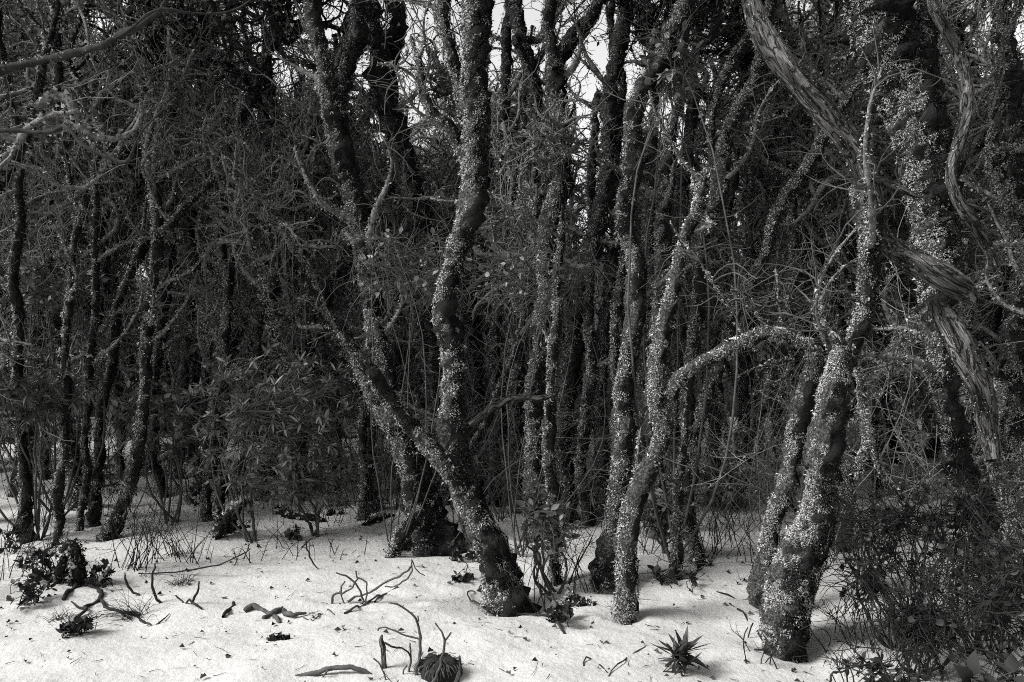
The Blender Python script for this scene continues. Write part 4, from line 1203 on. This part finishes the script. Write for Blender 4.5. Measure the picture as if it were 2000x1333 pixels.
BS = [
 ('bare tangle of thin stems left of the leaning broken trunk', 800, 985, 26, 2.1, 0.9, 'pale_twig', 6),
 ('fine hanging twigs between the forked tree and the leaning trunk', 760, 930, 24, 2.3, 1.0, 'pale_twig', 6),
 ('thin arching stems before the slim pale-sided trunk', 985, 1010, 24, 2.0, 0.8, 'pale_twig', 6),
 ('bare twigs crowding round the Y-limbed trunk', 1070, 965, 24, 2.2, 0.9, 'pale_twig', 6),
 ('straight thin shoots between the wide-footed trunk and its neighbour', 1160, 960, 22, 2.0, 0.8, 'pale_twig', 5),
 ('bare shoots under the arching pale trunk', 1400, 990, 20, 1.5, 0.8, 'pale_twig', 6),
 ('haze of fine bare twigs above the arching pale trunk', 1470, 1000, 30, 2.6, 1.0, 'pale_twig', 7),
 ('bare twigs between the arch and the thick furry trunk', 1580, 1030, 24, 2.3, 0.8, 'pale_twig', 6),
 ('thin bare shrub in the dark left of the rhododendron', 250, 930, 22, 2.2, 1.0, 'pale_twig', 6),
 ('thin bare shrub in the gloom at the left edge', 60, 930, 22, 2.4, 1.0, 'pale_twig', 6),
 ('fine pale twigs over the top of the rhododendron bush', 430, 960, 22, 2.0, 0.9, 'pale_twig', 6),
 ('bare twigs behind the rhododendron and the broken snag', 640, 960, 24, 2.2, 1.0, 'pale_twig', 6),
 ('fine pale shoots rising behind the thin sapling trunk at centre', 1100, 1000, 22, 2.6, 0.9, 'pale_twig', 7),
 ('fine pale shoots right of the straight dark trunk', 1330, 1010, 22, 2.6, 0.9, 'pale_twig', 7),
 ('tall fine twigs behind the tall leaning centre trunk', 900, 1000, 22, 2.8, 1.0, 'pale_twig', 7),
 ('pale lichened twigs under the splintered dead limb', 1700, 1060, 22, 2.6, 0.9, 'pale_twig', 7),
 ('tall fine twigs between the snag and the forked old tree', 690, 990, 20, 2.8, 0.8, 'pale_twig', 7),
 ('fine dim twigs at the far left between two dark trunks', 140, 960, 20, 2.6, 1.0, 'pale_twig', 7),
]
for k, (lab, u, v, n, h, sp, bk, tw) in enumerate(BS):
    bare_shrub(lab, u, v, n, h, sp, 300 + k, bk if k in (1, 6, 7, 15) else 'twig', tw, sag=0.08, r=0.005, crook=0.2, lich=900 if k in (1, 6, 7, 15) else 0)
# low stalks standing in the snow
LS = [
 ('spray of thin bare stalks leaning right on the left snow', 262, 1108, 22, 0.55, 0.22, (0.35, 0)),
 ('spray of thin bare stalks in front of the bent trunk', 330, 1090, 16, 0.50, 0.25, (0.1, 0)),
 ('few upright dry stalks left of the rhododendron foot', 372, 1102, 9, 0.50, 0.20, (0.1, 0)),
 ('thin twigs round the feet of the close pair of dark trunks', 210, 1010, 14, 0.6, 0.4, (0.0, 0)),
 ('wiry twigs at the left edge of the snow', 30, 1120, 12, 0.5, 0.3, (0.2, 0)),
 ('tangle of dark wiry stems round the arched mossy root', 110, 1110, 26, 0.28, 0.25, (0.0, 0)),
 ('dry stalks standing below the rhododendron bush', 550, 1075, 8, 0.30, 0.3, (0.1, 0)),
 ('wiry stalks behind the foot of the twin-stemmed tree', 1420, 1060, 14, 0.45, 0.3, (0.0, 0)),
 ('thin stalks left of the thick furry trunk', 1470, 1110, 6, 0.40, 0.2, (-0.1, 0)),
 ('bare stalks among leaves at the foot of the leaning central trunk', 1050, 1190, 14, 0.55, 0.2, (-0.1, 0)),
 ('long thin stalks right of the leaning central trunk', 1120, 1150, 12, 0.55, 0.3, (0.0, 0)),
 ('wiry stalks at the snow behind the sky-gap trunks', 960, 990, 16, 0.5, 0.4, (0.0, 0)),
 ('wiry stalks between forked tree and thin trunk', 740, 1020, 12, 0.45, 0.3, (0.0, 0)),
 ('thin weeds in front of the furry trunk foot', 1480, 1290, 4, 0.22, 0.2, (0.1, 0)),
 ('dark wiry stems on the snow right of the furry trunk', 1680, 1260, 16, 0.35, 0.3, (-0.2, 0)),
 ('thin twigs behind the furry trunk at the snow edge', 1620, 1100, 16, 0.5, 0.3, (0.1, 0)),
 ('wiry brush between the first two dark trunks from the left edge', 85, 1030, 16, 0.6, 0.4, (0.1, 0)),
 ('wiry brush behind the close pair of dark trunks', 150, 975, 18, 0.7, 0.5, (-0.1, 0)),
 ('bare brush between the bent trunk and the Y-forked trunk', 345, 985, 18, 0.6, 0.5, (0.1, 0)),
 ('thin brush under the left side of the rhododendron bush', 450, 985, 16, 0.5, 0.4, (0.0, 0)),
 ('thin brush under the starry-leaved low rhododendron', 660, 1020, 16, 0.45, 0.5, (0.0, 0)),
 ('wiry brush behind the massive foot of the forked tree', 800, 985, 16, 0.6, 0.5, (0.0, 0)),
 ('wiry brush on the snow between the sapling and wide-footed trunk', 1140, 1040, 16, 0.5, 0.4, (0.0, 0)),
 ('few thin stalks between the arching trunk and the slender dark trunk', 1270, 1080, 10, 0.5, 0.3, (0.1, 0)),
 ('wiry brush right of the twin-stemmed tree foot', 1390, 1090, 14, 0.45, 0.4, (0.2, 0)),
 ('wiry brush at the snow edge seen below the arch', 1460, 1020, 16, 0.6, 0.5, (0.0, 0)),
 ('short stubble of stalks on the snow below the rhododendron', 480, 1110, 8, 0.22, 0.5, (0.1, 0)),
 ('scattered short stalks on the snow below the forked tree', 640, 1090, 8, 0.2, 0.5, (0.0, 0)),
]
for k, (lab, u, v, n, h, sp, ln) in enumerate(LS):
    bare_shrub(lab, u, v, n, h, sp, 340 + k, 'dark_twig', 2, sag=0.02, r=0.0035, crook=0.07, name='dry_stalks', lean=ln, cat='stalks')

# tufts of needle-like grass
for k, (lab, u, v, h, n) in enumerate([
    ('dark grass tuft in the snow left of the rhododendron foot', 352, 1084, 0.10, 60),
    ('dark grass tuft lower on the left snow', 356, 1136, 0.11, 70),
    ('long-bladed grass tuft swept over the crooked fallen branch', 268, 1206, 0.22, 70),
    ('sparse grass tuft on the snow before the dark right-hand shrubs', 1645, 1300, 0.13, 40),
    ('small dark grass tuft by the crooked fallen branch', 122, 1208, 0.08, 50),
    ('dark grass tuft at the back of the left snow', 292, 1128, 0.07, 40),
    ('grass tuft beside the foot of the furry trunk', 1468, 1138, 0.10, 30)]):
    rng = np.random.default_rng(400 + k)
    g = ground_pt(u, v)
    st = np.repeat(g[None], n, 0) + rng.normal(size=(n, 3)) * [0.03, 0.03, 0] - [0, 0, 0.01]
    d = rng.normal(size=(n, 3)) * [0.9, 0.6, 0.2] + [(-0.8 if k == 2 else 0), 0, 0.9]
    W = walk(st, d, rng.uniform(0.6, 1.3, n) * h, 7, 0.06, 0.0, rng, 0.35)
    mb = MB()
    tubes(mb, W, taper(n, 7, 0.0018, 0.0006), 3, 0, cap=False)
    o = mb.build('grass_tuft', M['dark_twig'], empty('grass_tuft', g, lab, 'grass tuft'))
    o.name = 'blades'


# ------------------------------------------------------------------ sticks, roots and stumps on the snow (traced)
def stick_path(pts, lying, Y=None, lift=0.012, dY=0.0):
    out = []
    if Y is None:
        Y = ground_pt(pts[0][0], pts[0][1])[1]
    for i, q in enumerate(pts):
        if lying:
            g = ground_pt(q[0], q[1]); g[2] += lift
        else:
            g = P(q[0], q[1], Y + dY * i / max(1, len(pts) - 1))
        out.append(g)
    return np.array(out)


def stick(name, label, strands, bark='twig', cat='stick', lumps=0.15, mossy=0):
    """strands: list of (points (u, v, width), lying, depth or None)."""
    root = None
    for k, (pts, lying, Y) in enumerate(strands):
        pos = stick_path(pts, lying, Y, lift=0.3 * pts[0][2] / F * 4.5)
        if root is None:
            b = pos[0].copy(); b[2] = gh(b[0], b[1])
            root = empty(name, b, label, cat)
        rad = np.array([0.5 * q[2] / F * p[1] for q, p in zip(pts, pos)])
        if lying and len(pos) > 3:
            pos[1:-1, 2] += 0.012 * np.sin(np.arange(1, len(pos) - 1) * 2.1 + k)
        hsh_ = np.random.default_rng(len(label) * 7 + k)
        ins = []; inr = []
        for q_ in range(len(pos) - 1):      # kinks at the nodes, straight between them
            t_ = np.array([0.0, 0.12, hsh_.uniform(0.35, 0.65), 0.88])[:, None]
            ins.append(pos[q_] * (1 - t_) + pos[q_ + 1] * t_ + hsh_.normal(size=(4, 3)) * [0.0, 0.0, 0.0] + np.array([[0, 0, 0], [0, 0, 0], hsh_.normal(size=3) * 0.05 * np.linalg.norm(pos[q_ + 1] - pos[q_]), [0, 0, 0]]))
            inr.append(rad[q_] * (1 - t_[:, 0]) + rad[q_ + 1] * t_[:, 0])
        pos = np.concatenate(ins + [pos[-1:]]); rad = np.concatenate(inr + [rad[-1:]])
        pa, ra = resample(pos, rad, 0.012)
        mb = MB()
        hsh = len(label) * 13 + k
        pa = pa + np.stack([SinNoise(hsh + j, 4.0)(pa) for j in range(3)], 1) * 0.004
        tubes(mb, pa, ra, 8, 0, [SinNoise(hsh + 7, 8.0), SinNoise(hsh + 8, 25.0)], [lumps, lumps * 0.7], ridge=hsh if bark == 'dead_bark' else None)
        o = mb.build('stick' if k == 0 else 'twig', M[bark], root)
        if mossy:
            rng = np.random.default_rng(hsh)
            mm = MB()
            moss(mm, pa, ra, mossy, 0.022, rng, 0, 1, 0.25)
            mo = mm.build('moss', [M['lichen'], M['moss']], o, smooth=False); mo['kind'] = 'stuff'
    return root


stick('fallen_branch', 'wavy forked branch lying on the open snow below the rhododendron', [
    ([(476,1198,10),(495,1191,11),(512,1192,11),(528,1202,10),(540,1194,11),(551,1191,11),(560,1203,9),(572,1209,9),(598,1202,5)], True, None),
    ([(528,1202,9),(520,1209,9),(515,1210,10)], True, None), ([(535,1206,8),(541,1211,8),(546,1218,8)], True, None),
    ([(592,1208,3),(606,1213,3),(620,1209,3),(630,1201,2.5),(634,1194,2.5),(642,1192,2.5),(653,1202,2)], True, None), ([(604,1198,3),(612,1208,3)], True, None)])
stick('fallen_branch', 'bare twig bundle arched into loops on the snow before the leg-like root', [
    ([(674,1201,5),(690,1192,4.5),(704,1185,4.5),(716,1182,4),(736,1168,4),(757,1158,4),(776,1148,4)], True, None),
    ([(680,1176,5),(706,1164,4.5),(730,1154,4.5),(757,1135,4),(780,1126,4),(798,1114,3.5),(806,1104,3)], False, 4.58),
    ([(649,1181,5),(649,1166,4.5),(653,1161,4),(668,1160,4),(688,1149,4),(700,1130,3)], False, 4.58),
    ([(657,1120,3),(676,1126,3.5),(694,1140,3.5),(704,1156,4),(711,1174,4),(700,1185,4),(686,1187,3),(655,1185,3)], False, 4.58),
    ([(695,1116,3),(697,1128,3),(716,1138,3),(716,1160,3),(714,1178,3)], False, 4.58),
    ([(673,1136,3),(666,1146,3),(666,1160,3),(672,1180,3),(678,1190,3)], False, 4.58),
    ([(752,1147,3),(780,1143,3),(796,1132,3),(806,1116,3),(804,1092,2.5),(812,1112,2.5),(830,1126,2)], False, 4.58),
    ([(732,1178,4),(748,1164,4),(756,1160,3)], True, None)])
stick('fallen_branch', 'crooked dark branch hooked round on the left snow', [
    ([(152,1208,6),(166,1190,7),(182,1180,8),(194,1172,9),(196,1160,9),(190,1150,10),(172,1143,11),(152,1141,11),(140,1152,9),(126,1170,9)], True, None),
    ([(205,1188,7),(222,1192,8),(245,1198,8),(264,1203,7),(284,1219,5),(300,1222,3),(318,1216,3),(331,1202,2)], True, None),
    ([(196,1172,6),(205,1188,6)], True, None), ([(166,1192,5),(152,1186,4),(139,1177,3)], True, None)], 'dark_twig')
stick('mossy_root', 'arched dark mossy root standing out of the snow on the left', [
    ([(152,1142,34),(154,1115,26),(152,1090,22),(143,1072,22),(133,1065,20),(128,1078,16),(124,1100,15),(115,1130,17),(108,1138,12)], False, None),
    ([(128,1136,26),(140,1138,24),(156,1138,20)], True, None)], 'bark', 'root', 0.3, 900)
stick('mossy_log', 'dark forked mossy stump branch leaning left of the rhododendron foot', [
    ([(424,1052,18),(430,1030,20),(438,1016,18),(452,1004,14),(470,990,13),(484,978,10)], False, None),
    ([(432,1022,10),(428,1005,8),(426,988,6)], False, 6.2), ([(440,1044,10),(452,1036,12),(470,1033,10),(486,1031,8)], True, None), ([(446,1032,6),(452,1018,6),(458,1004,5)], False, 6.25)], 'bark', 'log', 0.25, 700)
stick('mossy_log', 'low mossy log lying in the snow under the rhododendron whorls', [
    ([(540,998,12),(560,1010,18),(585,1012,18),(612,1016,16),(634,1022,8)], True, None), ([(640,1006,8),(655,1000,8),(668,1005,6)], True, None)], 'bark', 'log', 0.25, 500)
stick('mossy_log', 'short dark log beside the foot of the thin trunk right of the rhododendron', [
    ([(716,1026,6),(736,1020,10),(752,1014,10),(770,1008,8)], True, None), ([(692,1038,3),(706,1026,3),(720,1020,4)], False, 6.6)], 'bark', 'log', 0.25, 200)
stick('mossy_log', 'dark rotten lump of wood on the snow right of the leaning central trunk', [
    ([(1106,1178,14),(1118,1180,22),(1134,1184,20),(1150,1184,12),(1162,1186,7)], True, None)], 'bark', 'log', 0.35, 350)
stick('mossy_log', 'mossy fallen stick in the snow before the twin-stemmed tree', [
    ([(1354,1078,12),(1368,1092,12),(1380,1100,9),(1388,1106,6)], True, None), ([(1366,1098,9),(1364,1112,9),(1364,1118,7)], True, None)], 'bark', 'log', 0.25, 160)
stick('dark_clump', 'short black fragment of branch on the snow below the wavy branch', [
    ([(524,1252,8),(532,1251,10),(545,1249,11),(556,1249,10),(564,1248,7)], True, None)], 'bark', 'log', 0.35, 120)
stick('dead_stake', 'pointed broken stake standing in the snow at the bottom edge', [
    ([(750,1345,11),(751,1310,11),(749,1275,10),(746,1258,11),(744,1250,8),(746,1240,3)], False, 3.66),
    ([(750,1255,4),(765,1264,3.5),(785,1266,3.5),(798,1274,3),(803,1284,2.5)], False, 3.62)], 'dead_bark', 'stake', 0.12)
stick('arched_branch', 'arched bare branch bowing across the snow at the bottom edge', [
    ([(540,1340,10),(566,1326,10),(600,1316,10),(636,1306,10),(670,1303,10),(698,1307,9),(722,1318,10),(742,1332,11),(752,1345,12)], False, 3.6),
    ([(640,1309,4),(630,1324,3),(618,1340,3)], False, 3.58), ([(730,1287,3),(742,1298,3),(750,1316,3),(758,1340,4)], False, 3.55)], 'twig', 'branch')
stick('bare_sapling', 'thin bare forked sapling with side twigs at the bottom edge', [
    ([(803,1345,8),(812,1320,7),(818,1290,6),(820,1255,5.5),(819,1230,5),(812,1208,4.5),(798,1195,4),(786,1186,4),(776,1180,3.5),(762,1178,2.5)], False, 3.6),
    ([(818,1246,4),(800,1242,3.5),(784,1238,3.5),(768,1230,3.5),(752,1225,3.5),(740,1227,3),(738,1233,3)], False, 3.58),
    ([(788,1345,5),(796,1318,4.5),(802,1292,4),(803,1270,3.5),(803,1256,2.5)], False, 3.63), ([(819,1215,3),(817,1204,3)], False, 3.6), ([(786,1330,3),(788,1310,3),(796,1300,3)], False, 3.6), ([(816,1296,3),(822,1280,3),(825,1274,2.5)], False, 3.59)], 'twig', 'sapling')
stick('bare_sapling', 'Y-shaped bare twig rising over the fibrous stump', [
    ([(836,1345,6),(850,1325,6),(860,1300,5),(867,1275,4.5),(869,1252,4.5),(864,1237,4),(856,1226,3.5),(851,1218,4)], False, 3.45),
    ([(868,1252,4),(875,1243,3.5),(880,1236,4)], False, 3.45)], 'twig', 'sapling')
stick('dead_stake', 'short split stick standing right of the fibrous stump', [
    ([(888,1345,9),(895,1325,9),(899,1312,7),(905,1308,3)], False, 3.5), ([(898,1314,6),(896,1295,5),(895,1280,4)], False, 3.5)], 'dead_bark', 'stake')
for lab, pts, lying in [
    ('curved dark stick standing out of the snow below the rhododendron', [(622,1112,2.5),(612,1102,3),(604,1088,3.5),(599,1072,3.5),(598,1057,3.5)], False),
    ('knobbly short stick on the left snow', [(436,1208,7),(444,1200,7),(450,1190,7),(455,1178,6)], True),
    ('V-shaped thin stick standing on the left snow', [(312,1178,5),(302,1165,4.5),(297,1145,4.5),(298,1120,4),(303,1101,3)], False),
    ('curved stick rising from the snow left of the V-shaped one', [(272,1162,4),(260,1158,5),(250,1145,4.5),(244,1130,4),(244,1118,2)], False),
    ('thin branched twig lying on the left snow', [(394,1192,4),(378,1186,4.5),(360,1178,4),(345,1166,3),(330,1157,2)], True),
    ('upright stick beside the branched twig on the left snow', [(373,1180,4),(378,1166,4.5),(387,1150,4),(389,1135,3)], False),
    ('long thin stem bowed over the snow left of the rhododendron', [(270,1120,2.5),(320,1119,3),(372,1115,3),(430,1103,3),(472,1085,2.5),(489,1073,2)], False),
    ('bent twig lying before the leaning central trunk', [(926,1155,2.5),(914,1160,3),(920,1172,3),(945,1184,3.5),(985,1192,4),(1030,1196,4),(1065,1204,5),(1090,1222,6),(1104,1238,5)], True),
    ('thin V-shaped twigs on the snow below the leaning trunk', [(1010,1200,2),(1020,1225,2),(1035,1244,3),(1045,1248,3),(1046,1225,2),(1052,1205,2)], False),
    ('thin pale crossed straws on the snow left of the seedling', [(1188,1322,2.5),(1205,1302,3),(1230,1280,3),(1260,1263,2.5)], True),
    ('small forked black twig on the snow left of the crossed straws', [(1140,1302,2.5),(1146,1288,3),(1158,1288,2.5),(1172,1300,3),(1188,1315,2.5)], True),
    ('small dark twig on the snow left of the furry trunk', [(1460,1216,2.5),(1452,1200,3),(1438,1188,5),(1424,1180,5)], True),
    ('dark stalk standing left of the furry trunk foot', [(1463,1246,3),(1466,1232,3.5),(1470,1218,4)], False),
    ('thin forked twig at lower right of the open snow', [(1458,1298,3),(1454,1275,2.5),(1452,1248,2.5),(1460,1225,2)], False),
    ('bent twig standing in the snow before the furry trunk', [(1495,1297,2.5),(1508,1282,3),(1514,1268,3),(1518,1252,2)], False),
    ('short flat stick lying in the snow before the furry trunk', [(1474,1270,4),(1500,1271,4)], True),
    ('long twig crossing the snow behind the furry trunk foot', [(1400,1155,3),(1420,1165,3),(1440,1172,3),(1466,1170,3)], True),
    ('thick dead branch jutting between the leaning trunk and slim pale trunk', [(918,830,13),(945,812,14),(975,790,15),(1000,778,15),(1030,776,13),(1062,778,11),(1085,772,6)], False)]:
    if 'thick dead branch' in lab:
        stick('dead_branch', lab, [(pts, False, 4.95)], 'dead_bark', 'branch')
    else:
        stick('fallen_stick', lab, [(pts, lying, None)], 'dark_twig' if 'pale' not in lab else 'twig')

# fibrous stump at the bottom edge
rng = np.random.default_rng(90)
g = P(857, 1330, 3.62); g[2] = gh(g[0], g[1])
root = empty('fibrous_stump', g, 'fibrous dark tussock stump half buried at the bottom edge', 'stump')
mb = MB()
a = np.linspace(0, 2 * math.pi, 24, endpoint=False)
ring = []
for r_, h_ in ((0.09, -0.05), (0.092, 0.03), (0.085, 0.06), (0.066, 0.078), (0.035, 0.086), (0.0, 0.088)):
    nzv = 1 + 0.14 * np.sin(a * 3 + 1) + 0.08 * np.sin(a * 7)
    ring.append(np.stack([np.cos(a) * r_ * nzv, np.sin(a) * r_ * nzv * 0.9, h_ + 0.012 * np.sin(a * 5 + r_ * 40)], 1))
R_ = np.array(ring); ii = np.arange(R_.shape[0] * 24).reshape(-1, 24)
mb.add(R_.reshape(-1, 3) + g, None, np.stack([ii[:-1], np.roll(ii[:-1], -1, 1), np.roll(ii[1:], -1, 1), ii[1:]], -1).reshape(-1, 4))
mb.build('core', M['dark_twig'], root)
n = 520
a = rng.uniform(0, 6.28, n); rr = rng.uniform(0.01, 0.08, n)
st = np.stack([np.cos(a) * rr, np.sin(a) * rr * 0.9, 0.088 - 4.0 * rr ** 2], 1) + g
d = np.stack([np.cos(a), np.sin(a), np.full(n, -0.2)], 1) + rng.normal(size=(n, 3)) * 0.35
W = walk(st, d, rng.uniform(0.03, 0.06, n), 6, 0.12, -0.25, rng)
mb = MB(); tubes(mb, W, taper(n, 6, 0.0032, 0.001), 3, 0, cap=False)
mb.build('fibre', M['debris'], root)

# ------------------------------------------------------------------ branches reaching in from a tree beyond the left edge
S_over = [
 S([(-330,1150,70),(-335,900,60),(-320,600,52),(-300,350,44),(-290,150,36),(-280,-60,20)], 0.2, None, Y=4.6, pale=0.4, nb=0),
 S([(-310,230,26),(-150,160,24),(0,132,20),(90,112,18),(180,96,17),(222,76,15),(290,36,13),(318,10,12),(330,-30,10)], -0.6, None, name='branch', Y=4.7, pale=0.2, nb=0, moss=0.15, wood='dark'),
 S([(222,78,8),(250,60,8),(300,20,7),(360,22,6),(420,24,5),(470,14,4.5),(500,-4,4)], -0.1, None, name='branch', Y=4.1, nb=0, moss=0.0, wood='dark'),
 S([(-305,330,18),(-140,280,14),(0,256,11),(60,258,10),(110,257,10),(128,248,10),(148,262,9),(172,290,9),(205,306,9),(236,314,9),(252,290,8),(272,254,8),(296,226,7),(318,204,4)], -0.6, None, name='branch', Y=4.7, nb=0, moss=0.0, wood='dark'),
]
build_tree(90, 'dark bare branches reaching in from a tree beyond the upper left edge', S_over)

# ------------------------------------------------------------------ snow lodged on limbs
def snow_cap(tree_index, u, v, Y, w, h, seed):
    rng = np.random.default_rng(seed)
    c = P(u, v, Y)
    a = np.linspace(0, 2 * math.pi, 18, endpoint=False)
    rx, rz = 0.5 * w / F * Y, 0.5 * h / F * Y
    rings = []
    for f_, z in ((0.8, -0.7), (1.0, -0.1), (0.92, 0.4), (0.6, 0.85), (0.2, 1.02), (0.0, 1.05)):
        k = 1 + 0.22 * np.sin(a * 2 + seed) + 0.12 * np.sin(a * 5 + seed * 2)
        rings.append(np.stack([np.cos(a) * rx * f_ * k, np.sin(a) * min(rx, 0.06) * f_ * k, np.full(18, z * rz) + 0.15 * rz * np.sin(a * 3 + z)], 1))
    R_ = np.array(rings); ii = np.arange(R_.shape[0] * 18).reshape(-1, 18)
    mb = MB()
    mb.add(R_.reshape(-1, 3) + c, None, np.stack([ii[:-1], np.roll(ii[:-1], -1, 1), np.roll(ii[1:], -1, 1), ii[1:]], -1).reshape(-1, 4))
    mb.build('snow_cap', M['snow_cap'], tree_roots[tree_index])


ARCH = [i for i, (l, _) in enumerate(TREES) if 'arching over' in l][0]
FUR = [i for i, (l, _) in enumerate(TREES) if 'furry moss-coated' in l][0]
BIG = [i for i, (l, _) in enumerate(TREES) if 'massive dark shaggy' in l][0]
DEAD = [i for i, (l, _) in enumerate(TREES) if 'long bare dead limb' in l][0]
snow_cap(ARCH, 1520, 644, 4.72, 48, 9, 1); snow_cap(ARCH, 1566, 662, 4.70, 36, 7, 2); snow_cap(ARCH, 1440, 662, 4.72, 26, 5, 3)

# ------------------------------------------------------------------ litter: needles, leaf scraps, bits of bark lying on the snow
rng = np.random.default_rng(12)
mb = MB()
n = 1500
yy = 3.3 + rng.random(n) ** 0.9 * 6.0
xx = rng.uniform(-0.7, 0.7, n) * yy
wk = rng.integers(0, len(WELL_PTS), n); wp = np.array(WELL_PTS)[wk]
by = rng.random(n) < 0.45
an_ = rng.uniform(0, 6.28, n); rr_ = wp[:, 2] + np.abs(rng.normal(size=n)) * 0.22
xx = np.where(by, wp[:, 0] + np.cos(an_) * rr_, xx); yy = np.where(by, wp[:, 1] + np.sin(an_) * rr_, yy)
pp = np.stack([xx, yy, gh(xx, yy) + 0.006], 1)
ang = rng.uniform(0, 6.28, n)
W = walk(pp, np.stack([np.cos(ang), np.sin(ang), np.zeros(n)], 1) , rng.uniform(0.012, 0.06, n) * np.where(rng.random(n) < 0.1, 2.5, 1.0), 5, 0.08, 0.0, rng)
W[:, :, 2] = gh(W[:, :, 0], W[:, :, 1])[...] + 0.006
tubes(mb, W, taper(n, 5, rng.uniform(0.001, 0.0026, n), 0.0008), 3, 0, cap=False)
n = 900
yy = 3.3 + rng.random(n) ** 1.2 * 8.5
xx = rng.uniform(-0.7, 0.7, n) * yy
pp = np.stack([xx, yy, gh(xx, yy) + 0.008], 1)
ang = rng.uniform(0, 6.28, n)
leaf_cards(mb, pp, np.stack([np.cos(ang), np.sin(ang), np.full(n, 0.25)], 1), rng.uniform(0.012, 0.04, n), rng, 0.6, 0, fold=0.6)
tag(mb.build('leaf_litter', M['debris'], None, smooth=False), 'needles, leaf scraps and bark bits scattered over the snow', 'litter', None, 'stuff')
